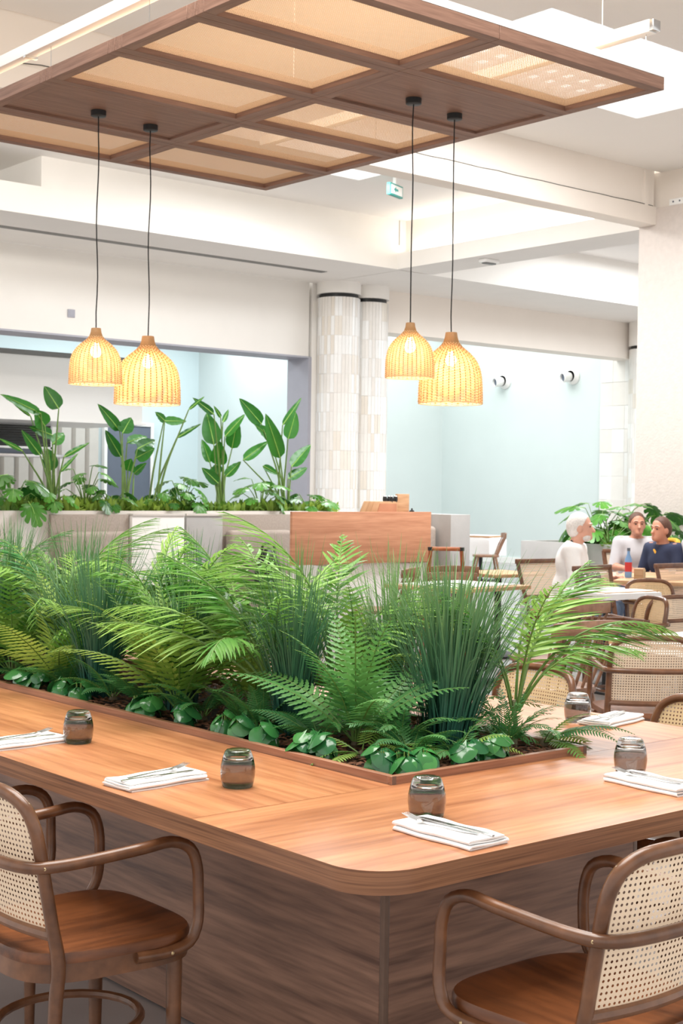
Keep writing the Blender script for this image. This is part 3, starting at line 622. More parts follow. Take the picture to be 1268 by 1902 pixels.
# ================================================================ bentwood cane armchair (front faces local +y)
def back_pt(u, z):
    """point on the curved back surface: u across, z height"""
    lean = -.128-.068*((z-.44)/.36)
    return Vector((u, lean-.030*(1-(u/.2)**2), z))
def bent_meshes(canemat):
    d = {}
    n = 30; so = []
    def seat_outline(k):
        P = []
        for i in range(48):
            a = 2*PI*i/48; ca, sa = math.cos(a), math.sin(a); e = .56
            x = .212*abs(ca)**e*(1 if ca > 0 else -1); y = .215*abs(sa)**e*(1 if sa > 0 else -1)
            x *= (1.02+.10*(y/.215))*.98; P.append((x*k, y*k+.02))
        return P
    b = MB(); rings = [(1.0, .436), (1.0, .452), (.985, .459), (.93, .4605), (.7, .456), (.4, .453), (.1, .452)]
    for k, z in rings: b.v += [(x, y, z) for x, y in seat_outline(k)]
    for i in range(len(rings)-1):
        for k in range(48): b.f.append((i*48+k, i*48+(k+1) % 48, (i+1)*48+(k+1) % 48, (i+1)*48+k))
    b.f += [tuple(range(48))[::-1], tuple(range(len(rings)*48-48, len(rings)*48))]; b.m = [0]*len(b.f)
    d['seat'] = b.mesh('seat', M['seat'], 50)
    b = MB()
    for k, z in ((.985, .395), (.985, .4365), (.9, .4365), (.9, .395)): b.v += [(x, y, z) for x, y in seat_outline(k)]
    for i in range(4):
        for k in range(48): b.f.append((i*48+k, i*48+(k+1) % 48, ((i+1) % 4)*48+(k+1) % 48, ((i+1) % 4)*48+k))
    b.m = [0]*len(b.f); d['seat_ring'] = b.mesh('seat_ring', M['bent'], 30)
    arm = [(.212, .045, .424), (.222, .12, .424), (.226, .175, .438), (.221, .2, .48), (.216, .203, .54), (.216, .2, .60), (.216, .18, .645), (.215, .13, .6665), (.214, .06, .662), (.213, -.07, .656), (.211, -.145, .655), (.195, -.196, .655), (.13, -.222, .655), (0, -.232, .655)]
    full = arm+[(-x, y, z) for x, y, z in arm[-2::-1]]
    d['arm_rail'] = MB().tube(full, .0132, 10, smooth=3).mesh('arm_rail', M['bent'])
    arch = []
    for s in (1, -1):
        side = []
        for z in (.0, .12, .24, .36, .44, .52, .6, .68): 
            if z < .44: side.append((s*(.180+.006*(z/.44)), -.152+.020*(z/.44), z))
            else: p = back_pt(s*.187, z); side.append((p.x, p.y, z))
        for dx, z in ((.184, .73), (.165, .775), (.12, .80), (.06, .806)): p = back_pt(s*dx, z); side.append(tuple(p))
        arch += side if s > 0 else [tuple(back_pt(0, .807))]+side[::-1]
    rr_ = [.0125, .0135, .0145, .0155, .016]+[.0145]*(len(arch)-10)+[.016, .0155, .0145, .0135, .0125]
    d['back_frame'] = MB().tube(arch, rr_, 10, smooth=3).mesh('back_frame', M['bent'])
    d['lower_rail'] = MB().tube([tuple(back_pt(u, .50)) for u in (-.183, -.12, -.06, 0, .06, .12, .183)], .0125, 8, smooth=2).mesh('lower_rail', M['bent'])
    def ins(x, y):
        z = .65+y
        if abs(x) > .183 or z < .5: return False
        return z < .80-.0 and (abs(x) < .128 or (z < .735 or ((abs(x)-.128)/.058)**2+((z-.735)/.066)**2 < 1))
    pitch = .0118 if canemat != 'far' else .0118
    d['cane_back'] = weave(.372, .30, pitch, .25, inside=ins, f=lambda x, y: tuple(back_pt(x, .65+y)+Vector((0, .004, 0))), oct=True).mesh('cane_back', M['cane'] if canemat == 'cane' else M['caneg'], 0)
    d['leg'] = MB().tube([(0, 0, 0), (0, 0, .2), (0, 0, .40)], [.0125, .0165, .0185], 10).mesh('leg', M['bent'])
    d['stretcher'] = MB().tube([(.155*math.cos(2*PI*k/28), .165*math.sin(2*PI*k/28)+.0, .24) for k in range(28)], .0105, 8, closed=True).mesh('stretcher', M['bent'])
    d['screw'] = MB().lathe([(0, .002), (.003, .0018), (.0045, 0)], 10).mesh('screw', M['brass'])
    return d
BM = bent_meshes('cane')
def bent_chair(label, loc, rz, group):
    t = thing('cane_armchair', label, 'chair', loc, rz, group)
    for nm in ('seat', 'seat_ring', 'arm_rail', 'back_frame', 'lower_rail', 'cane_back', 'stretcher'): part(nm, BM[nm], t)
    for s in (1, -1): part('leg', BM['leg'], t, loc=(s*.172, .17, 0))
    for s in (1, -1):
        for x, y, z, a in ((.2245, .07, .424, 0), (.2345, .125, .424, 0)): part('screw', BM['screw'], t, loc=(s*x, y, z), rot=(0, s*PI/2, 0))
        part('screw', BM['screw'], t, loc=(s*.2155, -.182, .655), rot=(0, s*PI/2, s*-.5))
    return t
GT = 'bentwood cane armchairs drawn up to the communal table'
ch0 = bent_chair('bentwood cane armchair at the left table edge, nearest the lower left foreground', (1.612, 2.855, 0), -PI/2, GT)
dup(ch0, 'bentwood cane armchair at the left table edge, behind the nearest one', (1.612, 3.535, 0), -PI/2)
dup(ch0, 'bentwood cane armchair at the front right table edge, large in the lower right corner', (2.182, 1.81, 0), 0)
dup(ch0, 'bentwood cane armchair at the front right edge, right of the large one', (2.855, 1.83, 0), 0)
BM['cane_back'] = bent_meshes('gold')['cane_back']
ch1 = bent_chair('golden cane armchair beyond the table, half hidden behind the palm stem', (3.72, 3.53, 0), PI/2, GT)
dup(ch1, 'golden cane armchair facing the table at the right picture edge beyond the far napkin', (3.54, 2.66, 0), PI/2)
GD = 'cane armchairs at the dining tables'
q = atd(1213, 1207, 6.4); dup(ch0, 'cane armchair seen from behind at the right, before the white clothed table', (q.x+.225*math.sin(.72), q.y+.225*math.cos(.72), 0), -.72, GD)
q = atd(1262, 1107, 9.0); dup(ch0, 'cane armchair seen from behind at right, farther back under the palm tips', (q.x, q.y+.24, 0), -.15, GD)
q = atd(1185, 1076, 10.6); dup(ch1, 'golden cane armchair at the far end of the clothed table near the blurred diners', (q.x, q.y-.2, 0), PI-.5, GD)
q = atd(1135, 1120, 8.9); dup(ch1, 'golden cane armchair partly hidden under the palm tips by the clothed table', (q.x, q.y-.1, 0), 1.2, GD)

# ---- spindle chair
def spindle_chair(label, loc, rz, group):
    t = thing('spindle_chair', label, 'chair', loc, rz, group)
    sp_ = []
    for i in range(32):
        a = 2*PI*i/32; ca, sa = math.cos(a), math.sin(a); sp_.append((.215*abs(ca)**.6*(1 if ca > 0 else -1)*(1+.06*sa), .205*abs(sa)**.6*(1 if sa > 0 else -1)))
    part('seat', MB().prism(sp_, .425, .458).mesh('seat', M['spin'], bevel=.006), t)
    for sx in (1, -1):
        for sy in (1, -1): part('leg', MB().tube([(sx*.15, sy*.14, .43), (sx*.185, sy*.185, .2), (sx*.205, sy*.205, 0)], [.019, .0165, .0125], 8).mesh('leg', M['spin']), t)
        part('side_stretcher', MB().tube([(sx*.185, -.183, .2), (sx*.185, .183, .2)], .01, 6).mesh('side_stretcher', M['spin']), t)
    part('cross_stretcher', MB().tube([(-.185, 0, .2), (.185, 0, .2)], .01, 6).mesh('cross_stretcher', M['spin']), t)
    rl = MB()
    for i in range(13):
        u = -.225+.45*i/12; y = -.275-.035*(1-(u/.225)**2)
        rl.v += [(u, y-.011, .735), (u, y+.011, .735), (u, y+.006, .815-.012*(u/.225)**2), (u, y-.014, .815-.012*(u/.225)**2)]
    for i in range(12):
        for k in range(4): rl.f.append((i*4+k, (i+1)*4+k, (i+1)*4+(k+1) % 4, i*4+(k+1) % 4))
    rl.f += [(0, 1, 2, 3), (51, 50, 49, 48)]; rl.m = [0]*len(rl.f)
    part('top_rail', rl.mesh('top_rail', M['spin'], bevel=.003), t)
    for i in range(7):
        u = -.19+.38*i/6; part('spindle', MB().tube([(u*.86, -.165-.02*(1-(u/.2)**2), .455), (u, -.225-.03*(1-(u/.2)**2), .62), (u*1.05, -.277-.033*(1-(u/.225)**2), .74)], [.0085, .0098, .0075], 6).mesh('spindle', M['spin']), t)
    return t
GS = 'spindle back chairs at the dining tables'
q = atd(1098, 1150, 7.2); sc = spindle_chair('wooden spindle back chair behind the palm, left of the large cane armchair', (q.x, q.y+.27, 0), -.12, GS)
for (px, py, k, a, lab) in ((1086, 1118, 8.5, -.1, 'wooden spindle back chair just behind the one beside the palm'), (862, 1066, 11.4, -.5, 'spindle back chair whose curved top rail shows above the grass tips'),
                         (872, 1050, 12.4, -.6, 'spindle back chair farthest of the two beside the orange wooden high chair'), (745, 1050, 11.8, .5, 'spindle back chair in front of the wooden service station')):
    q = atd(px, py, k); dup(sc, lab, (q.x, q.y+.27, 0), a, GS)
q = atd(911, 984, 22.6); dup(sc, 'distant dark spindle chair with a white cloth, before the mint wall', (q.x, q.y+.1, 0), .9, GS)

# ---- square framed cane chair
def square_chair(label, loc, rz, group):
    t = thing('square_cane_chair', label, 'chair', loc, rz, group)
    part('seat_pad', MB().box((-.22, -.2, .43), (.22, .22, .475)).mesh('seat_pad', M['caneg'], bevel=.012), t)
    part('seat_frame', MB().box((-.235, -.215, .385), (.235, .235, .43)).mesh('seat_frame', M['bent'], bevel=.006), t)
    for s in (1, -1):
        part('front_leg', MB().prism([(s*.21-.018, .19), (s*.21+.018, .19), (s*.21+.018, .226), (s*.21-.018, .226)], 0, .39).mesh('front_leg', M['bent'], bevel=.003), t)
        part('back_post', MB().tube([(s*.19, -.25, 0), (s*.195, -.21, .42), (s*.225, -.27, .65), (s*.25, -.315, .865)], [.02, .024, .024, .022], 4).mesh('back_post', M['bent'], 0), t)
    part('top_rail', MB().box((-.262, -.335, .845), (.262, -.297, .885)).mesh('top_rail', M['bent'], bevel=.005), t)
    part('lower_rail', MB().box((-.21, -.262, .545), (.21, -.232, .58)).mesh('lower_rail', M['bent'], bevel=.004), t)
    cb_ = MB(); f = lambda u, v: (u*(.19+.045*v), -.247-.068*v, .57+.285*v)
    part('cane_back', weave(2, 1, .07, .27, f=lambda x, y: f(x, y+.5)).mesh('cane_back', M['cane'], 0), t)
    return t
GQ = 'square framed cane chairs in the dining area'
q = atd(1106, 1043, 11.3); qc = square_chair('square framed cane chair between the seated man and the clothed table', (q.x, q.y-.31, 0), PI+.12, GQ)
q = atd(1254, 1051, 11.8); dup(qc, 'square framed cane chair at the right edge, before the grey shirted diner', (q.x, q.y-.31, 0), PI-.05, GQ)
q = atd(996, 1026, 12.6); dup(qc, 'square framed cane chair the white shirted man is sitting against', (9.02, 8.22, 0), -1.75, GQ)

# ---- dining tables
def dining_table(label, c, sx, sy, rz=0, cloth=True):
    t = thing('dining_table', label, 'table', (c[0], c[1], 0), rz, 'square dining tables')
    part('tabletop', MB().box((-sx, -sy, .715), (sx, sy, .745)).mesh('tabletop', M['lightoak'], bevel=.004), t)
    part('column_leg', MB().tube([(0, 0, .02), (0, 0, .715)], .032, 10).mesh('column_leg', M['black']), t)
    part('foot_plate', MB().box((-.22, -.22, 0), (.22, .22, .02)).mesh('foot_plate', M['black'], bevel=.005), t)
    return t
def cloth(label, c, sx, sy, rz=0, drop=.0):
    b = MB(); n = 14; D = drop
    for i in range(n+1):
        for j in range(n+1):
            x, y = (-1+2*i/n)*(sx+D), (-1+2*j/n)*(sy+D); z = .7475; ex, ey = max(0, abs(x)-sx), max(0, abs(y)-sy); e = max(ex, ey)
            if e > 0: z -= e*.95; x = math.copysign(min(abs(x), sx+.012+.006*math.sin(y*30)), x) if ex else x; y = math.copysign(min(abs(y), sy+.012+.006*math.sin(x*30)), y) if ey else y
            b.v.append((x, y, z))
    b.f = [(i*(n+1)+j, (i+1)*(n+1)+j, (i+1)*(n+1)+j+1, i*(n+1)+j+1) for i in range(n) for j in range(n)]; b.m = [0]*len(b.f)
    tag(obj('tablecloth', b.mesh('tablecloth', M['linen'], 60), loc=(c[0], c[1], 0), rot=(0, 0, rz)), label, 'tablecloth', 'white cloths on the dining tables')
q = onz(1128, 1094, .748); dining_table('dining table under a white cloth between the man and the cane armchairs', q, .27, .25, -.1); cloth('white cloth on the table right of the seated man', q, .275, .255, -.1, .06)
T1 = q
q = onz(1365, 1189, .748); dining_table('dining table at the right edge in front of the large cane armchair', q, .45, .42, .03); cloth('white cloth on the table cut by the right picture edge', q, .455, .425, .03, .05)
q = onz(850, 1085, .748); dining_table('dining table half hidden behind the grass tips', q, .42, .38, .1)
tag(obj('table_runner', MB().box((-.36, -.3, .746), (.36, .3, .752)).mesh('table_runner', M['linen'], bevel=.002), loc=(q.x, q.y, 0), rot=(0, 0, .1)), 'white cloth on the table hidden behind the grass tips', 'tablecloth')
q = onz(925, 1062, .748); dining_table('wooden dining table behind the grass tips, left of the seated man', q, .3, .3, -.1)
q = atd(893, 990, 23.4); cloth('white cloth on the distant table before the mint wall', (q.x, q.y), .3, .3, .3, .35)
dining_table('distant table under a hanging white cloth by the mint wall', (q.x, q.y), .295, .295, .3)
for i, (px, py, z_) in enumerate(((1085, 1088, .75), (1105, 1086, .75))):
    q = onz(px, py, z_); tag(obj('tumbler', glass_me, loc=(q.x, q.y, .751), scale=1.1), ['left', 'right'][i]+' of two glass tumblers on the cloth beside the square cane chair', 'glass')
q = onz(1187, 1082, .75); t = thing('menu_block', 'small light wooden menu block on the white clothed table', 'block', (q.x, q.y, .7485), .5)
part('board', MB().box((-.06, -.035, 0), (.06, .035, .115)).mesh('board', M['lightoak'], bevel=.004), t); part('card', MB().box((-.052, -.04, .02), (.052, -.0352, .105)).mesh('card', M['caneg'], 0), t)

# ---- high chair with orange frame
q = atd(828, 1020, 12.0); t = thing('high_chair', 'orange beech wooden high chair behind the grass, beside the service station', 'high chair', (q.x, q.y, 0), -.75)
for s in (1, -1):
    part('front_leg', MB().tube([(s*.2, .24, 0), (s*.13, -.02, .97)], .019, 6).mesh('front_leg', M['orange']), t); part('back_leg', MB().tube([(s*.2, -.26, 0), (s*.17, .12, .72)], .019, 6).mesh('back_leg', M['orange']), t)
    part('clamp', MB().lathe([(0, 0), (.022, 0), (.022, .03), (0, .03)], 10).mesh('clamp', M['black']), t, loc=(s*.132, -.02, .955))
    part('arm', MB().tube([(s*.165, .14, .72), (s*.155, -.1, .74)], .016, 6).mesh('arm', M['orange']), t)
part('top_bar', MB().tube([(-.13, -.02, .97), (.13, -.02, .97)], .017, 8).mesh('top_bar', M['orange']), t); part('front_bar', MB().tube([(-.165, .14, .72), (.165, .14, .72)], .016, 8).mesh('front_bar', M['orange']), t)
part('seat', MB().box((-.15, -.1, .5), (.15, .14, .525)).mesh('seat', M['orange'], bevel=.006), t); part('foot_rest', MB().box((-.18, .05, .26), (.18, .13, .28)).mesh('foot_rest', M['orange'], bevel=.004), t)

# ================================================================ planter wall, booths, service station
PWY, PWZ = 10.75, 1.245
t = thing('planter_wall', 'long low plastered planter wall behind the booths', 'planter', (7.0, PWY, 0))
part('front_face', MB().box((-3.5, 0, 0), (1.9, .06, PWZ)).mesh('front_face', M['plaster'], bevel=.004), t)
part('back_face', MB().box((-3.5, .5, 0), (1.9, .56, PWZ)).mesh('back_face', M['plaster'], bevel=.004), t)
for x in (-3.5, 1.84): part('end_face', MB().box((x, .06, 0), (x+.06, .5, PWZ)).mesh('end_face', M['plaster']), t)
part('soil', MB().box((-3.44, .06, 1.0), (1.84, .5, PWZ-.03)).mesh('soil', M['soil']), t)
def booth(label, x0, x1, n):
    t = thing('booth_bench', label, 'bench', ((x0+x1)/2, PWY, 0), 0, 'upholstered booth benches along the planter wall'); h = (x1-x0)/2
    part('back_board', MB().box((-h, -.05, .3), (h, -.002, 1.215)).mesh('back_board', M['taupe'], bevel=.006), t)
    part('back_cushion', MB().box((-h+.02, -.17, .5), (h-.06, -.05, 1.07)).mesh('back_cushion', M['taupe'], bevel=.045, bseg=4), t)
    part('seat_cushion', MB().box((-h, -.62, .34), (h, -.17, .47)).mesh('seat_cushion', M['taupe'], bevel=.04, bseg=4), t); part('plinth', MB().box((-h, -.58, 0), (h, -.05, .34)).mesh('plinth', M['plaster'], bevel=.004), t)
    return t
X = lambda px: float(ony(px, 960, PWY-.05).x)
booth('booth bench with taupe cushion at the far left behind the ferns', X(95), X(240), 0)
booth('booth bench with taupe cushion left of the wooden service station', X(412), X(540), 1)
for lab, a, b_, m in (('white booth divider between the two taupe benches', 241, 338, 'white_metal'), ('grey booth divider right of the white one', 342, 409, 'concrete')):
    x0, x1 = X(a), X(b_); t = thing('booth_divider', lab, 'partition', ((x0+x1)/2, PWY, 0)); h = (x1-x0)/2
    part('panel', MB().box((-h, -.09, 0), (h, -.002, 1.2)).mesh('panel', M[m], bevel=.004), t); part('cap', MB().box((-h, -.1, 1.2), (h, -.002, 1.222)).mesh('cap', M['plaster'], bevel=.003), t)
q = atd(527, 985, 12.9); t = thing('dark_bag', 'black bag resting on the booth beside the service station', 'bag', (q.x, PWY-.32, .47))
part('body', MB().lathe([(.0, 0), (.16, .01), (.19, .12), (.17, .32), (.12, .5), (.05, .6), (0, .62)], 20).mesh('body', M['black']), t, scale=(.8, .55, .72)); part('strap', MB().tube([(-.08, 0, .34), (-.06, 0, .47), (.06, 0, .47), (.08, 0, .34)], .012, 6, smooth=4).mesh('strap', M['black']), t)
YW = 9.6; sx0, sx1 = float(ony(542, 1000, YW).x), float(ony(800, 1000, YW).x)
t = thing('service_station', 'wood fronted service station with pale lower body before the planter wall', 'cabinet', ((sx0+sx1)/2, YW, 0)); h = (sx1-sx0)/2
part('front_panel', MB().box((-h, 0, .8), (h, .03, 1.262)).mesh('front_panel', M['oak'], bevel=.002), t)
part('lower_body', MB().box((-h+.34, .05, 0), (h-.03, .44, .79)).mesh('lower_body', M['white_metal'], bevel=.004), t)
for x_ in (-h+.36, h-.02): part('side_panel', MB().box((x_-.02, .03, .79), (x_+.02, .44, 1.25)).mesh('side_panel', M['oak'], bevel=.002), t)
part('shelf', MB().box((-h+.38, .03, 1.17), (h-.02, .44, 1.2)).mesh('shelf', M['oak'], bevel=.002), t)
def at10(px): return float(ony(px, 945, YW+.2).x)
x = at10(705); t = thing('wooden_stand', 'slanted wooden stand on the service station', 'stand', (x, YW+.22, 1.2)); 
part('body', MB().prism([(-.19, 0), (.17, 0), (.17, .155), (-.11, .155)], -.08, .08).mesh('body', M['lightoak'], bevel=.004), t, rot=(PI/2, 0, 0)); part('front_face', MB().prism([(-.1, .01), (.15, .01), (.15, .135), (-.055, .135)], 0, .006).mesh('front_face', M['oak'], 0), t, loc=(0, -.08, 0), rot=(PI/2, 0, 0))
x = at10(724); t = thing('cutlery_pot', 'black pot of pepper mills and cutlery between two wooden pieces', 'pot', (x, YW+.2, 1.2))
part('pot', MB().lathe([(.05, 0), (.062, .04), (.066, .1), (.058, .1), (.05, .02)], 20, cap0=True).mesh('pot', M['black']), t)
for k in range(6):
    a = k*PI/3; hd = part('handle', MB().tube([(0, 0, .02), (0, 0, .18), (0, 0, .2)], [.012, .016, .01], 8).mesh('handle', M['black']), t, loc=(.035*math.cos(a), .035*math.sin(a), 0), rot=(-.12*math.sin(a), .12*math.cos(a), 0)); part('tip', MB().lathe([(0, .012), (.009, .006), (.011, 0)], 10).mesh('tip', M['steel']), hd, loc=(0, 0, .2))
x = at10(744); t = thing('menu_board', 'upright light wooden menu board on the service station', 'board', (x, YW+.18, 1.2), .15)
part('board', MB().box((-.085, -.015, 0), (.085, .015, .225)).mesh('board', M['lightoak'], bevel=.003), t); part('foot', MB().box((-.06, -.05, 0), (.06, .05, .012)).mesh('foot', M['lightoak'], bevel=.002), t)
x = at10(762); t = thing('small_bell', 'small black knob topped bell at the right end of the station', 'bell', (x, YW+.18, 1.2)); part('dome', MB().lathe([(.03, 0), (.03, .05), (.02, .072), (0, .08)], 14, cap0=True).mesh('dome', M['black']), t); part('knob', MB().lathe([(0, .095), (.008, .09), (.008, .078)], 10).mesh('knob', M['black']), t)
t = thing('concrete_partition', 'grey concrete partition right of the service station', 'partition', (float(ony(856, 1000, YW+.1).x), YW+.1, 0))
part('slab', MB().box((-.16, -.02, 0), (.1, .7, 1.235)).mesh('slab', M['concrete'], bevel=.004), t); part('return_slab', MB().box((-.45, .25, 0), (-.162, .33, 1.238)).mesh('return_slab', M['plaster'], bevel=.004), t)
part('back_cushion', MB().box((-.44, .12, .45), (-.2, .25, 1.12)).mesh('back_cushion', M['taupe'], bevel=.04, bseg=4), t)
q = atd(1152, 1013, 14.8); t = thing('concrete_planter', 'grey concrete planter box behind the seated diners', 'planter', (q.x, q.y, 0))
n_ = MB().box((-.04, 0, 0), (0, 1.5, .9)); part('left_face', MB().box((0, .0, 0), (.04, 1.4, .92)).mesh('left_face', M['concrete'], bevel=.004), t); part('front_face', MB().box((.04, 0, 0), (1.0, .04, .92)).mesh('front_face', M['concrete'], bevel=.004), t)
part('right_face', MB().box((1.0, 0, 0), (1.04, 1.4, .92)).mesh('right_face', M['concrete'], bevel=.004), t); part('back_face', MB().box((.04, 1.36, 0), (1.0, 1.4, .92)).mesh('back_face', M['concrete'], bevel=.004), t); part('soil', MB().box((.04, .04, .5), (1.0, 1.36, .87)).mesh('soil', M['soil']), t)
PBX, PBY = q.x, q.y

# ================================================================ foliage meshes
def curve(L, bend, n, start=0.0):
    """points of an arching midrib in the xz plane; bend in radians over its length"""
    p = [Vector((0, 0, 0))]; 
    for i in range(n):
        a = start-bend*((i+.5)/n)**1.3; p.append(p[-1]+Vector((math.cos(a), 0, math.sin(a)))*L/n)
    return p
def along(P, t):
    x = t*(len(P)-1); i = min(int(x), len(P)-2); q = P[i].lerp(P[i+1], x-i); return q, (P[i+1]-P[i]).normalized()
def palm_frond(seed, L=.5, pairs=24, ll=.16, bend=1.25, mat='palm'):
    rr = random.Random(seed); P = curve(L, bend, 14); b = MB(); b.tube(P, [.0045-.0034*i/14 for i in range(15)], 5, mi=1)
    for k in range(pairs):
        t = .30+.70*k/(pairs-1)
        for s in (1, -1):
            q, T = along(P, min(.999, t+rr.uniform(-.008, .008))); N = Vector((0, 1, 0)); U = T.cross(N)*-1
            u = (t-.3)/.7; l = ll*(.55+.9*u*(1-u)*2.1-.45*u*u)*rr.uniform(.88, 1.08); ang = 1.02-.62*u+rr.uniform(-.14, .14); lift = .3+rr.uniform(-.22, .22)
            D = (T*math.cos(ang)+N*s*math.sin(ang)+U*lift).normalized(); pts = [q]; droop = rr.uniform(.9, 2.0)
            for i in range(5): pts.append(pts[-1]+D*l/5); D = (D+Vector((0, 0, -.16*droop))).normalized()
            w = .0054*(.7+.3*(l/ll)); sd = (D.cross(U)).normalized()
            b.ribbon(pts, [w*.45, w*.95, w, w*.8, w*.5, w*.04], sd, .3)
    return b.mesh('frond', [M[mat], M['stalk']], 60)
def fern_frond(seed, L=.4, pairs=20, pl=.085, bend=.95, mat='fern', serr=True, w0=.0095, bare=.16):
    rr = random.Random(seed); P = curve(L, bend, 12); b = MB(); b.tube(P, [.0028-.0022*i/12 for i in range(13)], 4, mi=1)
    for k in range(pairs):
        u = k/(pairs-1); t = bare+(1-bare)*u
        for s in (1, -1):
            q, T = along(P, min(.999, t)); N = Vector((0, 1, 0)); U = T.cross(N)*-1
            l = pl*(1-u**1.5*.97)*(.55+.45*min(1, u*5+.1))*rr.uniform(.9, 1.06)+.003; ang = 1.28-.35*u
            D = (T*math.cos(ang)+N*s*math.sin(ang)+U*.12).normalized(); n = 8 if serr else 4; pts = [q]
            for i in range(n): pts.append(pts[-1]+D*l/n); D = (D+Vector((.03, 0, -.05))).normalized()
            w = w0*(.4+.6*l/pl)
            wid = [w*(1-i/n)**.6*(1.12 if i % 2 else .62)+.0004 for i in range(n+1)] if serr else [w*.5, w, w*.9, w*.6, .0003]
            b.ribbon(pts, wid, (D.cross(U)).normalized(), .18)
    return b.mesh('frond', [M[mat], M['stalk']], 60)
def needle_frond(seed, L=.26, mat='fernd'):
    rr = random.Random(seed); P = curve(L, 1.1, 10); b = MB(); b.tube(P, [.0022-.0016*i/10 for i in range(11)], 4, mi=1)
    for k in range(26):
        u = k/25; q, T = along(P, min(.999, .08+.92*u)); N = Vector((0, 1, 0)); U = T.cross(N)*-1
        for s in (1, -1):
            l = .05*(1-.75*u)*rr.uniform(.8, 1.1)+.006; ang = 1.0-.3*u; D = (T*math.cos(ang)+N*s*math.sin(ang)+U*rr.uniform(-.1, .5)).normalized(); pts = [q]
            for i in range(3): pts.append(pts[-1]+D*l/3); D = (D+T*.25+Vector((0, 0, -.1))).normalized()
            b.ribbon(pts, [.0012, .003, .0026, .0003], (D.cross(U)).normalized(), .2)
    return b.mesh('frond', [M[mat], M['stalk']], 60)
def grass_mesh(seed, H=.53, n=225, spread=.28):
    rr = random.Random(seed); b = MB()
    for i in range(n):
        a = rr.uniform(0, 2*PI); r0 = .055*rr.random()**.5; out = spread*rr.random()**.8*rr.uniform(.3, 1); h = H*rr.uniform(.62, 1.06); aa = a+rr.uniform(-.5, .5)
        p0 = Vector((r0*math.cos(a), r0*math.sin(a), 0)); d = Vector((math.cos(aa), math.sin(aa), 0)); curl = rr.random()**3*.16
        pts = [p0+d*(out*t**1.5+curl*t**4)+Vector((0, 0, h*(t-.22*curl/.16*t**5))) for t in (0, .2, .4, .6, .78, .92, 1)]
        w = rr.uniform(.0017, .0031); b.ribbon(pts, [w*.9, w, w, w*.9, w*.7, w*.45, .0002], Vector((-d.y, d.x, 0)), .4)
    return b.mesh('blades', M['grass'], 60)
def round_leaf(seed, r=.032):
    rr = random.Random(seed); b = MB(); nr, na = 4, 18
    b.v.append((0, 0, 0))
    for i in range(1, nr+1):
        q = r*i/nr
        for k in range(na):
            a = 2*PI*k/na; e = 1+.16*math.cos(a)+.05*math.cos(2*a)-(.16 if abs(a-PI) < .2 else 0); x = q*e*math.cos(a)+r*.75*0; y = q*1.02*math.sin(a)
            b.v.append((x+r*.85, y, -.34*(q*q/r)*(1-.35*math.cos(a))-.10*abs(y)*0+.0012*math.sin(a*3+seed)*(i/nr)))
    b.f = [(0, 1+k, 1+(k+1) % na) for k in range(na)]
    for i in range(nr-1):
        for k in range(na): b.f.append((1+i*na+k, 1+(i+1)*na+k, 1+(i+1)*na+(k+1) % na, 1+i*na+(k+1) % na))
    b.m = [0]*len(b.f); return b.mesh('leaf', M['round'], 80)
PALM = [palm_frond(i, bend=.85+.2*i, L=.46+.04*(i % 3)) for i in range(5)]; PALMD = [palm_frond(20+i, bend=1.2+.2*i, mat='palmd', ll=.15) for i in range(2)]
FERN = [fern_frond(i, bend=.7+.2*i) for i in range(4)]; FERND = [fern_frond(30+i, L=.3, pl=.07, bend=.9+.2*i, mat='fernd', pairs=18) for i in range(3)]
SWORD = [fern_frond(40+i, L=.3, pl=.05, bend=1.0+.2*i, mat='fernd', serr=False, w0=.0045, pairs=24) for i in range(3)]
SWORDL = [fern_frond(50+i, L=.26, pl=.045, bend=1.0+.2*i, mat='fern', serr=False, w0=.005, pairs=18) for i in range(2)]
FERNM = [fern_frond(60+i, bend=.8+.2*i, mat='fernm') for i in range(3)]
NEED = [needle_frond(i) for i in range(3)]
GRASS = [grass_mesh(1), grass_mesh(2, .5, 220, .2), grass_mesh(3, .55, 180, .18)]
RLEAF = [round_leaf(i, .03+.003*i) for i in range(3)]
stem_me = MB().tube([(0, 0, 0), (.004, 0, .06), (0, .003, .13)], [.009, .007, .005], 7).mesh('stem', M['trunk'])
crown_me = MB().lathe([(.012, 0), (.016, .01), (.009, .025), (0, .03)], 8, cap0=True).mesh('crown', M['brownstalk'])
pet_me = MB().tube([(0, 0, 0), (.02, 0, .035), (.03, 0, .07)], [.0022, .002, .0017], 5).mesh('petiole', M['stalk'])
rp = random.Random(11)
def fronds(root, meshes, spec, z=0.0, r=.01):
    for az, el, sc in spec:
        if root.name.startswith('palm') and el > 73: sc *= 1.04
        a = math.radians(az); part('frond', rp.choice(meshes), root, loc=(r*math.cos(a), r*math.sin(a), z), rot=(rp.uniform(-.5, .5), -math.radians(el), a), scale=sc)
def spread_spec(n, el0, el1, s0, s1, az0=0, az1=360): return [(az0+(az1-az0)*(i+rp.uniform(-.3, .3))/n, rp.uniform(el0, el1), rp.uniform(s0, s1)) for i in range(n)]
SZ = TZ-.002
def palm(x, y, label, spec=None, n=8, mats=None, sc=1.0):
    t = thing('palm_plant', label, 'palm', (x, y, SZ), 0, 'palms in the planter'); part('stem', stem_me, t)
    fronds(t, mats or PALM, spec or spread_spec(n, 38, 88, .82*sc, 1.05*sc), .10)
def fern(x, y, label, mats, n, el0, el1, s0, s1, az0=0, az1=360, cat='fern', group='ferns in the planter'):
    t = thing('fern_plant', label, cat, (x, y, SZ), 0, group); part('crown', crown_me, t); fronds(t, mats, spread_spec(n, el0, el1, s0, s1, az0, az1), .02)
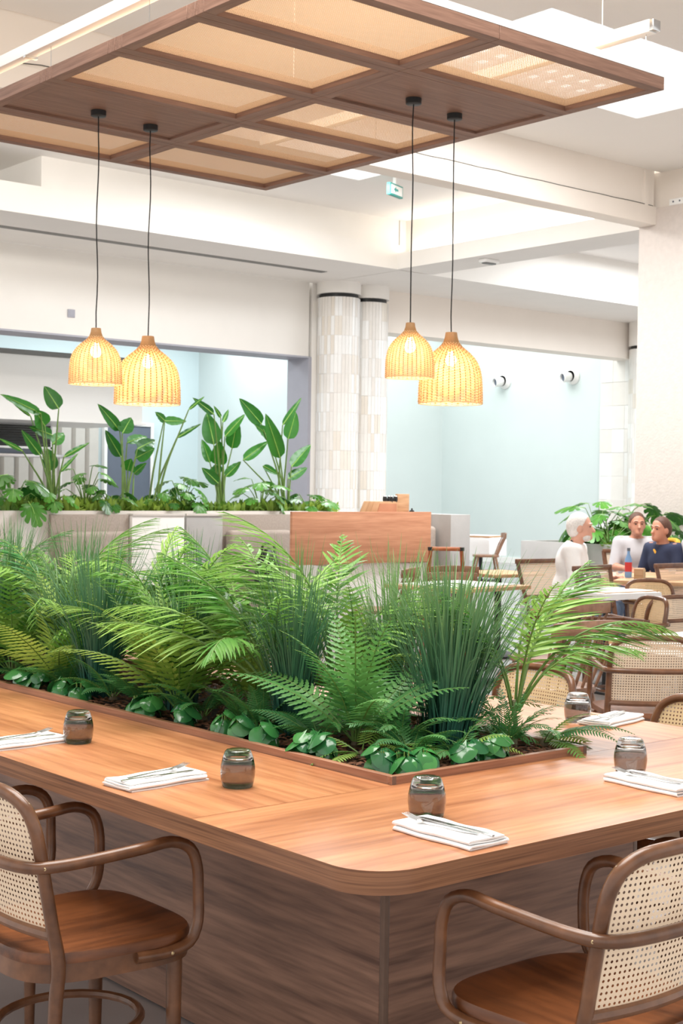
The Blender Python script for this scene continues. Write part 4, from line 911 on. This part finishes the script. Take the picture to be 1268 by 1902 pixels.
def tussock(x, y, label, k, sc=1.0, tilt=(0, 0)):
    t = thing('onion_grass', label, 'grass', (x, y, SZ), 0, 'onion grass tussocks in the planter'); t.rotation_euler = (tilt[0], tilt[1], 0 if tilt[0] else rp.uniform(0, 6))
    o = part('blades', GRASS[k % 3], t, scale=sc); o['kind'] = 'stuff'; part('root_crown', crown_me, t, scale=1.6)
def peperomia(x, y, label, n, sc=1.0):
    t = thing('peperomia_plant', label, 'plant', (x, y, SZ), rp.uniform(0, 6), 'round leaved plants along the planter rim'); part('crown', crown_me, t, scale=.8)
    for i in range(n):
        a = 2*PI*i/n+rp.uniform(-.4, .4); k = rp.uniform(.35, 1.05)
        part('leaf', rp.choice(RLEAF), t, loc=(.018*k*math.cos(a), .018*k*math.sin(a), .088*sc-.04*k*sc+rp.uniform(-.005, .012)), rot=(rp.uniform(-.35, .35), .25+1.0*k+rp.uniform(-.2, .2), a), scale=sc*rp.uniform(.75, 1.05))
        part('petiole', pet_me, t, loc=(0, 0, 0), rot=(0, -.2*k, a), scale=sc*.85)
# palms
palm(2.9, 2.69, 'palm with pale cane stem leaning out over the right end of the planter', [(-40, 62, 1.12), (-62, 64, .92), (-20, 66, 1.12), (35, 80, 1.0), (100, 84, .9), (165, 78, .85), (-95, 82, .9), (-8, 78, 1.05), (-30, 84, 1.1)])
palm(2.72, 3.24, 'palm with upright fronds before the wooden station front', [(-40, 80, 1.1), (140, 86, 1.2), (-20, 70, 1.1), (60, 80, 1.15), (-60, 62, 1.0), (150, 66, 1.05), (120, 80, 1.2), (-10, 60, 1.1), (160, 88, 1.22)])
palm(2.56, 3.34, 'palm with a long arching frond over the teal grass, middle of the planter', [(150, 44, 1.2), (128, 54, 1.15), (-170, 58, 1.0), (-130, 70, .95), (60, 82, 1.1), (110, 74, 1.15), (0, 80, 1), (165, 72, 1.2)])
for i, (x, y) in enumerate(((2.8, 3.8), (2.58, 3.92), (2.82, 4.4), (2.56, 4.62), (2.8, 5.0), (2.56, 5.3), (2.82, 5.7))):
    palm(x, y, ordinal(i)+' palm leftwards from the long arching one in the planter', spread_spec(11, 42, 88, .9, 1.18), mats=PALM if i % 3 else PALM+PALMD)
# tall and low ferns
fern(2.53, 2.93, 'tall serrated fern left of the big tussock at the right end', FERNM, 15, 42, 88, .9, 1.12)
for i, (x, y) in enumerate(((2.84, 3.3), (2.66, 3.56), (2.44, 3.66), (2.72, 4.05), (2.44, 4.4), (2.68, 4.5), (2.42, 4.72), (2.7, 4.85), (2.44, 5.1), (2.66, 5.5), (2.85, 4.75), (2.86, 5.35), (2.5, 3.86), (2.86, 4.15))):
    fern(x, y, ordinal(i)+' yellow green fern leftwards from the tall serrated fern', FERN, 11, 42, 90, .9, 1.25)
for i, (x, y) in enumerate(((2.52, 2.70), (2.46, 3.0), (2.44, 3.24), (2.43, 3.52), (2.42, 3.84), (2.42, 4.02), (2.42, 4.32), (2.41, 4.6), (2.42, 4.9))):
    fern(x, y, ordinal(i)+' low dark fern along the left rim from the planter corner', (SWORD+FERND) if i % 2 else FERND+SWORD[:1], 10, 25, 70, .5, .72)
fern(2.42, 2.78, 'light green sword fern spilling over the left rim near the planter corner', SWORDL, 7, 10, 45, .6, .85)
fern(2.60, 2.62, 'pale narrow leaved fern above the round leaves on the end rim', SWORDL+NEED[:1], 8, 20, 55, .6, .85)
fern(2.94, 2.62, 'feathery fern drooping over the end rim below the palm stem', SWORD+SWORDL, 10, 5, 55, .65, .95, -120, 60)
fern(2.84, 2.66, 'bushy needle leaved fern between the big tussock and palm stem', NEED, 14, 25, 80, .6, .8)
fern(2.57, 2.80, 'bushy needle leaved fern left of the big tussock base', NEED, 16, 25, 80, .7, 1.0)
fern(2.46, 3.36, 'bushy needle leaved fern by the left rim, below the long arching frond', NEED, 14, 25, 80, .6, .8)
fern(2.88, 2.86, 'bushy needle leaved fern behind the palm stem', NEED, 14, 20, 80, .8, 1.1)
# grass
tussock(2.70, 2.74, 'big teal green onion grass tussock at the right end of the planter', 0, 1.0, (.06, .07))
tussock(2.76, 2.84, 'onion grass tussock just behind the big one at the right end', 0, 1.02, (.03, .05))
for i, (x, y, k, sc) in enumerate(((2.52, 3.2, 1, .98), (2.86, 3.15, 2, 1.0), (2.50, 3.74, 1, .95), (2.86, 3.62, 2, 1.0), (2.44, 4.14, 0, 1.0), (2.84, 4.2, 2, 1), (2.5, 4.5, 1, .95), (2.42, 4.9, 0, 1.05), (2.82, 4.95, 2, 1.05), (2.5, 5.3, 0, 1.05), (2.86, 5.6, 2, 1.05))):
    tussock(x, y, ordinal(i)+' onion grass tussock leftwards from the two at the right end', k, sc)
# round leaved plants along the rim
pep = [(30, 1252), (58, 1258), (95, 1270), (112, 1278), (232, 1302), (256, 1306), (318, 1322), (372, 1340), (392, 1348), (440, 1360), (520, 1378), (548, 1384), (660, 1408), (765, 1408), (788, 1400), (872, 1388), (908, 1382), (925, 1378)]
for i, (px, py) in enumerate(pep):
    q = onz(px, py, .80); x = max(PX0+.06, min(PX1-.05, q.x)); y = max(PY0+.06, q.y)
    peperomia(x, y, ordinal(i)+' glossy round leaved plant along the planter rim, counted from far left', 9, 1.02)

# ================================================================ strelitzias behind
def leaf_mesh(L, W, bend, fold, mats, mi=0, notch=False):
    b = MB(); n = 12; P = curve(L, bend, n, .0); wid = []
    for i in range(n+1):
        t = i/n; wid.append(W/2*(math.sin(PI*min(1, t**.62))**.75)*(1 if not (notch and i in (5, 8)) else .86)+.0006)
    vs = []; cols = (-1, -.5, 0, .5, 1)
    for i, p in enumerate(P):
        T = (P[min(i+1, n)]-P[max(i-1, 0)]).normalized(); U = Vector((0, 1, 0)).cross(T)*-1
        for c in cols: vs.append(p+Vector((0, 1, 0))*c*wid[i]+U*(-fold)*abs(c)**1.5*wid[i]*-1+U*.004*math.sin(i*2.2+c*2))
    b.add(vs, [(i*5+k, i*5+k+1, (i+1)*5+k+1, (i+1)*5+k) for i in range(n) for k in range(4)], mi)
    b.tube([p+Vector((0, 0, .002)) for p in P], [.006-.005*i/n for i in range(n+1)], 4, mi=1)
    return b.mesh('leaf', mats, 70)
def big_leaf(root, base_xy, a_px, t_px, wpx, yy, dy, stalk=True, tilt=0):
    A = ony(a_px[0], a_px[1], yy+dy); T_ = ony(t_px[0], t_px[1], yy+dy+rp.uniform(-.12, .12)); o = Vector(root.location)
    d = T_-A; L = d.length; k = np.hypot(A.x, A.y)/1.0; W = wpx/F*(A.length)*1.0
    me = leaf_mesh(L*1.04, W, rp.uniform(.05, .35), rp.uniform(.12, .3), [M['strel'], M['midrib']])
    X_ = d.normalized(); view = Vector((A.x, A.y, 0)).normalized(); Zv = (view*-1+Vector((rp.uniform(-.3, .3), rp.uniform(-.3, .3), .25))); Y_ = Zv.cross(X_).normalized(); Z_ = X_.cross(Y_)
    m = Matrix((X_, Y_, Z_)).transposed(); ob = part('leaf', me, root, loc=A-o, rot=m.to_euler())
    B = Vector((base_xy[0]-o.x+rp.uniform(-.05, .05), base_xy[1]-o.y+rp.uniform(-.06, .06), 0)); a = A-o
    if stalk:
        pts = [B, B.lerp(a, .45)+Vector((B.x-a.x, B.y-a.y, 0))*.12, B.lerp(a, .8)+Vector((B.x-a.x, B.y-a.y, 0))*.05, a]
        part('leaf_stalk', MB().tube(pts, [.011, .009, .0065, .005], 6, smooth=4).mesh('leaf_stalk', M['stalk']), root)
def c3(x, y): return (x*.25237, 700+y*.25237)
def c4(x, y): return (300+x*.25237, 700+y*.25237)
YS = 11.02
def strelitzia(label, px, leaves, cv):
    q = ony(px, 935, YS); t = thing('strelitzia', label, 'plant', (q.x, YS, PWZ-.03), 0, 'banana like plants on the planter wall'); part('root_crown', crown_me, t, scale=2.5)
    for i, (ax, ay, tx, ty, w) in enumerate(leaves): big_leaf(t, (q.x, YS), cv(ax, ay), cv(tx, ty), w*.25237, YS, rp.uniform(-.16, .16))
strelitzia('banana like plant with broad leaves at far left of the planter wall', 100, [(300, 270, 20, 130, 74), (432, 235, 330, 70, 120), (330, 365, 265, 250, 130), (385, 430, 235, 370, 84), (295, 575, 165, 400, 74), (385, 495, 480, 405, 90), (370, 690, 360, 525, 115), (470, 590, 660, 475, 40), (440, 700, 575, 560, 30), (165, 545, 0, 455, 34), (225, 290, 108, 203, 22)], c3)
strelitzia('banana like plant under the larger left pendant, with tilted leaves', 232, [(880, 395, 733, 208, 84), (900, 415, 965, 300, 115), (890, 588, 778, 400, 90), (935, 485, 1095, 420, 80), (1010, 530, 1152, 455, 100), (1000, 598, 1130, 525, 110), (940, 690, 960, 610, 110), (985, 715, 1068, 635, 64)], c3)
strelitzia('slender plant with long bare stalks right of the left pendants', 280, [(1212, 325, 1150, 262, 60), (1205, 325, 1370, 325, 70), (1388, 235*1.03, 1503, 142, 26), (1300, 450, 1478, 338, 38)], c3)
strelitzia('upright banana like plant in the middle before the pale blue opening', 408, [(385, 500, 335, 265, 140), (385, 275, 235, 158, 56), (422, 650, 425, 480, 124), (518, 527, 555, 320, 118), (465, 440, 615, 270, 64), (355, 632, 300, 460, 78), (450, 335, 495, 238, 36), (435, 300, 392, 220, 30), (405, 725, 395, 640, 100), (470, 735, 580, 622, 72), (415, 783, 305, 675, 84)], c4)
strelitzia('tall banana like plant nearest the round mosaic columns', 525, [(735, 348, 580, 165, 104), (800, 455, 710, 355, 92), (872, 598, 780, 295, 116), (930, 458, 990, 260, 108), (890, 355, 1033, 150, 48), (955, 662, 1095, 495, 98), (930, 752, 1075, 658, 78), (600, 612, 780, 477, 78), (745, 655, 868, 720, 52)], c4)
# split leaved bushes
def monst_leaf(seed, r=.13):
    rr = random.Random(seed); b = MB(); outline = []; nl = 6
    for k in range(72):
        a = -PI+2*PI*(k+.5)/72; e = r*(.95+.12*math.cos(a))*(1-.42*max(0, -math.cos(a))**12)
        s_ = abs(math.sin(a*nl/1.0+.3)); cut = 1-.48*(1-s_)**3*(1 if abs(a) > .35 and abs(a) < 2.6 else .2); outline.append((e*cut*math.cos(a)+r*.8, e*cut*.82*math.sin(a)))
    b.v.append((r*.55, 0, 0))
    for k in (.5, 1.0):
        for x, y in outline:
            X_, Y_ = r*.55+(x-r*.55)*k, y*k; b.v.append((X_, Y_, .10*abs(Y_)*(1)-.9*((X_-r*.3)**2)/r*.35-.35*Y_*Y_/r))
    n = 72; b.f = [(0, 1+k, 1+(k+1) % n) for k in range(n)]+[(1+k, 1+n+k, 1+n+(k+1) % n, 1+(k+1) % n) for k in range(n)]; b.m = [0]*len(b.f)
    b.tube([(0, 0, .002), (r*.8, 0, -.02*r), (r*1.75, 0, -.62*r)], [.003, .0025, .001], 4, mi=1); return b.mesh('leaf', [M['monst'], M['midrib']], 70)
ML = [monst_leaf(i) for i in range(3)]
def split_bush(label, x, y, z, n, H, sc, rad=.2):
    t = thing('split_leaf_plant', label, 'plant', (x, y, z), rp.uniform(0, 6), 'split leaved plants'); part('root_crown', crown_me, t, scale=2)
    for i in range(n):
        a = 2*PI*i*.382*1.0+rp.uniform(-.2, .2); k = (i+.5)/n; R = rad*(1-.55*k)*rp.uniform(.7, 1.15); h = H*(.28+.72*k)
        p = Vector((R*math.cos(a), R*math.sin(a), h))
        part('leaf', ML[i % 3], t, loc=p, rot=(rp.uniform(-.3, .3), rp.uniform(.1, .75)-.5*k, a+rp.uniform(-.4, .4)), scale=sc*rp.uniform(.75, 1.1))
        part('leaf_stalk', MB().tube([(0, 0, 0), p*.5+Vector((0, 0, H*.1)), p], [.007, .005, .0035], 5, smooth=3).mesh('leaf_stalk', M['stalk']), t)
for lab, px, n, H, sc in (('broad dark split leaved plant at the far left of the planter wall', 22, 11, .34, 1.05), ('low split leaved plant in front of the leftmost banana like plant', 92, 9, .2, .7), ('tall split leaved plant before the slate grey door', 158, 14, .42, .72),
                      ('low bright split leaved plant below the larger left pendant', 205, 9, .22, .62), ('bushy split leaved plant right of the slender stalks', 338, 16, .34, .8), ('small split leaved plant at the middle of the planter wall', 300, 8, .2, .62),
                      ('split leaved plant left of the tallest banana like plant', 482, 14, .34, .8), ('split leaved plant at the right end of the planter wall by the columns', 572, 13, .2, .72)):
    q = ony(px, 935, YS-.05); split_bush(lab, q.x, YS-.06, PWZ-.03, n, H, sc)
# low filler foliage
fill_me = []
for sd in range(3):
    rr = random.Random(60+sd); b = MB()
    for i in range(150):
        a, el, l = rr.uniform(0, 2*PI), rr.uniform(.5, 1.5), rr.uniform(.05, .12); d = Vector((math.cos(a)*math.cos(el), math.sin(a)*math.cos(el), math.sin(el))); p = Vector((rr.uniform(-.1, .1), rr.uniform(-.12, .12), 0))
        pts = [p+d*l*t+Vector((0, 0, -.25*l*t*t)) for t in (0, .35, .7, 1)]; b.ribbon(pts, [.002, .015, .013, .001], Vector((-math.sin(a), math.cos(a), .2)), .3)
    fill_me.append(b.mesh('foliage', M['moss'], 60))
for i in range(30):
    px = 5+i*20.2; q = ony(px, 935, YS)
    t = thing('filler_plant', ordinal(i)+' low bushy filler plant from the left along the planter wall', 'plant', (q.x, YS-.12+rp.uniform(-.02, .1), PWZ-.035), rp.uniform(-.2, .2), 'low filler plants on the planter wall'); o = part('foliage', fill_me[i % 3], t, scale=(rp.uniform(1.2, 1.5), .9, rp.uniform(1.4, 2.1))); o['kind'] = 'stuff'; part('root_crown', crown_me, t)
for i, (dx, dy, n, H, sc) in enumerate(((.2, .3, 16, .38, 1.15), (.55, .75, 16, .5, 1.25), (.8, .3, 15, .42, 1.2))):
    split_bush(['left', 'middle', 'right'][i]+' of three big split leaved plants in the grey planter by the stone wall', PBX+dx, PBY+dy, .87, n, H, sc, .42)
for i in range(4):
    t = thing('filler_plant', ordinal(i)+' bushy filler plant from the left corner of the grey concrete planter', 'plant', (PBX+.15+.22*i, PBY+.14, .865), i, 'filler plants in the concrete planter'); o = part('foliage', fill_me[i % 3], t, scale=1.2); o['kind'] = 'stuff'; part('root_crown', crown_me, t)
t = thing('tall_leaf_plant', 'glossy split leaves rising highest beside the stone wall', 'plant', (PBX+.62, PBY+.6, .87), 0); part('root_crown', crown_me, t, scale=2)
for px, py, s_, ya in ((1208, 935, 1.25, .3), (1150, 965, 1.0, 2.6), (1258, 960, 1.5, .8), (1100, 968, .8, 3.3)):
    p = ony(px, py, PBY+.5)-Vector(t.location); part('leaf', ML[0], t, loc=p, rot=(.3, .5, ya), scale=s_); part('leaf_stalk', MB().tube([(0, 0, 0), p*.55+Vector((0, 0, .15)), p], [.008, .006, .004], 5, smooth=3).mesh('leaf_stalk', M['stalk']), t)

# ================================================================ people
def sdf_mesh(prims, vox, name, mat, k=.03, clip=None):
    """one continuous surface round rounded cones / ellipsoids by a surface net"""
    lo = np.min([np.minimum(np.array(p[1])-p[-1], np.array(p[2] if p[0] == 'c' else p[1])-p[-1]) for p in prims], 0)-.06
    hi = np.max([np.maximum(np.array(p[1])+p[-1], np.array(p[2] if p[0] == 'c' else p[1])+p[-1]) for p in prims], 0)+.06
    n = np.ceil((hi-lo)/vox).astype(int)+1; D = np.full(n, .5, np.float32); ax = [lo[i]+vox*np.arange(n[i]) for i in range(3)]
    for p in prims:
        kk = min(k, p[-2] if p[0] == 'e' and isinstance(p[-2], float) and p[-2] < .05 else k)
        if p[0] == 'c': a, b_, ra, rb_ = np.array(p[1]), np.array(p[2]), p[3], p[4]; pl, ph = np.minimum(a, b_)-max(ra, rb_)-.07, np.maximum(a, b_)+max(ra, rb_)+.07; kk = min(k, 1.6*min(ra, rb_))
        else: a, R = np.array(p[1]), np.array(p[2]); pl, ph = a-R-.07, a+R+.07; kk = min(k, 1.2*min(R))
        i0 = np.clip(np.floor((pl-lo)/vox).astype(int), 0, n-1); i1 = np.clip(np.ceil((ph-lo)/vox).astype(int)+1, 1, n); sl = tuple(slice(i0[i], i1[i]) for i in range(3))
        X_, Y_, Z_ = np.meshgrid(*[ax[i][sl[i]] for i in range(3)], indexing='ij')
        if p[0] == 'c':
            ab = b_-a; t = np.clip(((X_-a[0])*ab[0]+(Y_-a[1])*ab[1]+(Z_-a[2])*ab[2])/(ab@ab+1e-12), 0, 1)
            d = np.sqrt((X_-a[0]-t*ab[0])**2+(Y_-a[1]-t*ab[1])**2+(Z_-a[2]-t*ab[2])**2)-(ra+(rb_-ra)*t)
        else: q = np.sqrt(((X_-a[0])/R[0])**2+((Y_-a[1])/R[1])**2+((Z_-a[2])/R[2])**2); d = (q-1)*min(R)
        o = D[sl]; h = np.clip(.5+.5*(o-d)/kk, 0, 1); D[sl] = o*(1-h)+d*h-kk*h*(1-h)
    if clip: X_, Y_, Z_ = np.meshgrid(*ax, indexing='ij'); D = np.maximum(D, clip(X_, Y_, Z_).astype(np.float32))
    s = D < 0; c = np.zeros(n-1, np.int8)
    for i in (0, 1):
        for j in (0, 1):
            for q in (0, 1): c += s[i:n[0]-1+i, j:n[1]-1+j, q:n[2]-1+q]
    act = (c > 0) & (c < 8); idx = np.full(n-1, -1, np.int64); cells = np.argwhere(act); idx[act] = np.arange(len(cells))
    acc = np.zeros((len(cells), 3)); cnt = np.zeros((len(cells), 1)); I, J, K = cells.T
    for a in range(3):
        for u in (0, 1):
            for v in (0, 1):
                o0 = [0, 0, 0]; o0[(a+1) % 3] = u; o0[(a+2) % 3] = v; o1 = list(o0); o1[a] = 1
                d0 = D[I+o0[0], J+o0[1], K+o0[2]]; d1 = D[I+o1[0], J+o1[1], K+o1[2]]; m = (d0 < 0) != (d1 < 0); t = np.where(m, d0/(d0-d1+1e-12), 0); pt = np.tile(np.array(o0, float), (len(cells), 1)); pt[:, a] = t
                acc += pt*m[:, None]; cnt += m[:, None]
    V_ = lo+vox*(cells+acc/np.maximum(cnt, 1)); Fq = []
    for a in range(3):
        b_, c_ = (a+1) % 3, (a+2) % 3; sl0 = [slice(None)]*3; sl1 = [slice(None)]*3; sl0[a] = slice(0, -1); sl1[a] = slice(1, None); e = np.argwhere(s[tuple(sl0)] != s[tuple(sl1)])
        e = e[(e[:, b_] > 0) & (e[:, c_] > 0) & (e[:, b_] < n[b_]-1) & (e[:, c_] < n[c_]-1)]; q = []
        for db, dc in ((1, 1), (0, 1), (0, 0), (1, 0)): g_ = e.copy(); g_[:, b_] -= db; g_[:, c_] -= dc; q.append(idx[g_[:, 0], g_[:, 1], g_[:, 2]])
        q = np.stack(q, 1); fl = s[e[:, 0], e[:, 1], e[:, 2]]; q[~fl] = q[~fl][:, ::-1]; Fq.append(q[(q >= 0).all(1)])
    Fq = np.concatenate(Fq); b = MB(); b.v = [tuple(v) for v in V_]; b.f = [tuple(f) for f in Fq]; b.m = [0]*len(b.f); return b.mesh(name, mat, 80)
def person(label, loc, rz, top, legs, skin, hair, bald=False, beard=False, lean=.0, head_yaw=0., reach=((.17, .36, .765), (-.17, .36, .765)), scale=1.0, extra=None, sleeves=False):
    """seated figure, +y is forward, hips at the origin's seat height"""
    t = thing('person', label, 'person', loc, rz); t.scale = (scale,)*3
    sh = lambda s: (s*.175, .03+lean*.9, 1.0); el = lambda s: (s*.235, .09+lean*.7, .75)
    ch, nk = (0, .02+lean*.7, .88), (0, .035+lean, 1.05); hc = np.array((0, .07+lean*1.1, 1.185))
    cy, sy_ = math.cos(head_yaw), math.sin(head_yaw); H = lambda x, y, z: (hc[0]+x*cy-y*sy_, hc[1]+x*sy_+y*cy, hc[2]+z)
    torso = [('e', (0, 0, .52), (.165, .13, .13)), ('e', (0, .015+lean*.3, .66), (.155, .125, .16)), ('e', ch, (.17, .125, .17)), ('c', (.13, .03+lean*.85, .985), (-.13, .03+lean*.85, .985), .07, .07)]
    arms = []
    for s, hd in ((1, reach[0]), (-1, reach[1])): arms += [('c', sh(s), el(s), .055, .043), ('c', el(s), hd, .042, .026)]
    leg = []
    for s in (1, -1): leg += [('c', (s*.09, .0, .52), (s*.12, .42, .5), .085, .06), ('c', (s*.12, .42, .5), (s*.12, .40, .1), .058, .038), ('c', (s*.12, .38, .05), (s*.13, .56, .035), .04, .03)]
    head = [('c', nk, H(0, -.005, -.03), .056, .052), ('e', H(0, -.012, .03), (.076, .094, .092)), ('e', H(0, .03, -.045), (.058, .06, .068)), ('c', H(0, .092, .0), H(0, .108, -.03), .009, .015), ('e', H(0, .068, -.088), (.03, .028, .022))]
    for s in (1, -1): head += [('e', H(s*.076, -.012, -.012), (.013, .024, .032)), ('c', H(s*.018, .082, .028), H(s*.045, .07, .026), .010, .009)]
    hands = []
    for s, hd in ((1, reach[0]), (-1, reach[1])):
        hd = np.array(hd); f = hd-np.array(el(s)); f /= np.linalg.norm(f); sd = np.cross(f, (0, 0, 1)); sd /= np.linalg.norm(sd); dn = np.array((0, 0, -1.)); pc = hd+f*.05; hands += [('c', hd, hd+f*.07, .026, .03), ('c', hd+f*.03-sd*.018, hd+f*.07-sd*.02, .016, .016), ('c', hd+f*.03+sd*.018, hd+f*.07+sd*.02, .016, .016)]
        for q, ln in ((-.03, .058), (-.01, .075), (.01, .08), (.03, .07)): a = hd+f*.085+sd*q; m = a+f*ln*.55+dn*.012; hands += [('c', a, m, .0095, .0088), ('c', m, m+f*ln*.4+dn*.028, .0088, .0075)]
        th = hd+f*.025-sd*s*.03; hands += [('c', th, th+f*.035-sd*s*.025, .012, .010), ('c', th+f*.035-sd*s*.025, th+f*.065-sd*s*.02+dn*.01, .010, .008)]
    body = part('body', sdf_mesh(torso+arms+leg+head+hands, .0075, 'body', M[skin], .03), t)
    gro = lambda P, g: [(p[0], p[1], p[2], p[3]+g, p[4]+g) if p[0] == 'c' else (p[0], p[1], tuple(r+g for r in p[2])) for p in P]
    fore = [a for i, a in enumerate(arms) if i % 2 == 0] + ([('c', a[1], tuple(np.array(a[1])*.25+np.array(a[2])*.75), .045, .036) for i, a in enumerate(arms) if i % 2 == 1] if sleeves else [])
    part('shirt', sdf_mesh(gro(torso[:1], .012)+gro(torso[1:], .016)+gro(fore, .013)+[('c', nk, (nk[0], nk[1]-.005, nk[2]-.02), .068, .075)], .011, 'shirt', M[top], .035, lambda X_, Y_, Z_: np.maximum(Z_-(1.055-.25*(Y_-nk[1])), .47-Z_)), t)
    part('trousers', sdf_mesh(gro(leg[0:2]+leg[3:5], .012)+gro(torso[:1], .006), .012, 'trousers', M[legs], .03, lambda X_, Y_, Z_: Z_-.56), t)
    for s in (1, -1): part('shoe', sdf_mesh([('c', (s*.12, .37, .05), (s*.13, .55, .042), .05, .042), ('c', (s*.12, .385, .1), (s*.12, .385, .05), .045, .05)], .012, 'shoe', M['black'], .03, lambda X_, Y_, Z_: .0-Z_), t)
    # hair as a shell over the skull
    hp = [('e', H(0, -.022, .034), (.084, .100, .098)), ('e', H(0, -.055, -.01), (.078, .07, .085))]; 
    def hc_(X_, Y_, Z_):
        x = (X_-hc[0])*cy+(Y_-hc[1])*sy_; y = -(X_-hc[0])*sy_+(Y_-hc[1])*cy; z = Z_-hc[2]
        return np.maximum((y-(-.025+(z+.06)*.56))*.8, -.09-z)
    part('hair', sdf_mesh(hp, .007, 'hair', M[hair], .03, hc_), t)
    if beard: part('beard', sdf_mesh([('e', H(0, .042, -.082), (.056, .05, .04)), ('e', H(0, .078, -.05), (.03, .014, .009))], .007, 'beard', M[hair], .02), t)
    for s in (1, -1):
        part('eye', MB().lathe([(0, -.009), (.007, -.006), (.009, 0), (.007, .006), (0, .009)], 10).mesh('eye', M['eye']), t, loc=H(s*.031, .0745, .008)); part('eyebrow', MB().tube([H(s*.014, .089, .03), H(s*.03, .087, .036), H(s*.048, .074, .03)], .0045, 5).mesh('eyebrow', M[hair]), t)
    part('mouth', MB().tube([H(-.02, .083, -.062), H(0, .091, -.061), H(.02, .083, -.062)], .0045, 5).mesh('mouth', M['lips']), t)
    return t, H, nk
rz = math.atan2(-.86, .52)-PI/2; hp_ = atd(1076, 985, 12.0); fwd = Vector((.52, -.86, 0))
mo = hp_-fwd*.12; mo.z = 0
pm, H, nk = person('white haired bearded man in a white shirt, seated and looking right', mo, rz, 'shirt', 'jeans', 'skin', 'hairw', beard=True, lean=.06, head_yaw=.1, sleeves=True, reach=((.13, .34, .72), (-.12, .36, .77)), scale=.985)
part('lanyard', MB().tube([(.06, .06, 1.075), (.065, .155, .98), (.03, .2, .86), (0, .21, .78), (-.03, .2, .86), (-.065, .155, .98), (-.06, .06, 1.075)], .0065, 5, smooth=3).mesh('lanyard', M['black']), pm)
for o in bpy.data.objects:
    if o.get('label', '').startswith('square framed cane chair the white'): o.location = mo+Vector((0, 0, 0)); o.rotation_euler = (0, 0, rz-.6)
def sit(px, py, k, fx, fy): 
    h = atd(px, py, k); f = Vector((fx, fy, 0)).normalized(); o = h-f*.15; o.z = 0; return o, math.atan2(f.y, f.x)-PI/2, h.z/1.185
o, r_, s_ = sit(1224, 984, 13.2, -.95, .1); pn, H, nk = person('tanned diner in a navy top with a mustard collar, leaning over the far table', o, r_, 'navy', 'navy', 'skin2', 'hairb', lean=.07, reach=((.18, .38, .74), (-.16, .42, .74)), scale=max(.93, min(1.0, s_)))
part('scarf', MB().tube([(.09, .02, 1.06), (.05, .15, 1.0), (-.02, .17, .94), (-.09, .12, .98), (-.1, .02, 1.04), (-.04, -.05, 1.07), (.05, -.05, 1.075)], .028, 8, closed=True, smooth=4).mesh('scarf', M['yellow']), pn); part('belt', MB().lathe([(.172, 0), (.176, .01), (.176, .035), (.172, .045)], 28).mesh('belt', M['blue']), pn, loc=(0, .01, .555), scale=(1, .8, 1))
o, r_, s_ = sit(1184, 992, 14.2, -.5, -.6); pc, H, nk = person('brown haired diner with bare forearms behind the navy topped one', o, r_, 'greycloth', 'navy', 'skin2', 'hairb', lean=.05, reach=((.15, .36, .74), (-.15, .36, .74)), scale=.97)
o, r_, s_ = sit(1290, 976, 12.9, -.9, .25); pd, H, nk = person('diner in a light grey shirt cut off by the right edge', o, r_, 'greycloth', 'navy', 'skin', 'hairb', lean=.05, sleeves=True, reach=((.15, .36, .74), (-.15, .36, .74)), scale=1.0)
for o_, lab in ((pn, 'square framed cane chair under the navy topped diner'), (pc, 'square framed cane chair under the brown haired diner'), (pd, 'square framed cane chair under the light grey shirted diner')):
    dup(qc, lab, (o_.location.x, o_.location.y, 0), o_.rotation_euler.z, GQ)
q = onz(1205, 1068, .748); dining_table('dining table of the diners by the grey planter', q, .45, .3, .1)
q = mo+fwd*.56+Vector((.09, .11, 0)); t = thing('water_bottle', 'slim bottle with red and blue label just right of the seated man', 'bottle', (q.x, q.y, .749)); part('bottle_body', MB().lathe([(.028, 0), (.03, .01), (.03, .15), (.012, .2), (.012, .23)], 16, cap0=True).mesh('bottle_body', M['blue']), t); part('label', MB().lathe([(.0305, .05), (.0305, .13)], 16).mesh('label', M['red']), t); part('cap', MB().lathe([(.014, .225), (.014, .25), (0, .25)], 12).mesh('cap', M['grey']), t)
dining_table('dining table in front of the seated man, carrying the slim bottle', tuple(mo+fwd*.74)[:2], .27, .3, rz)
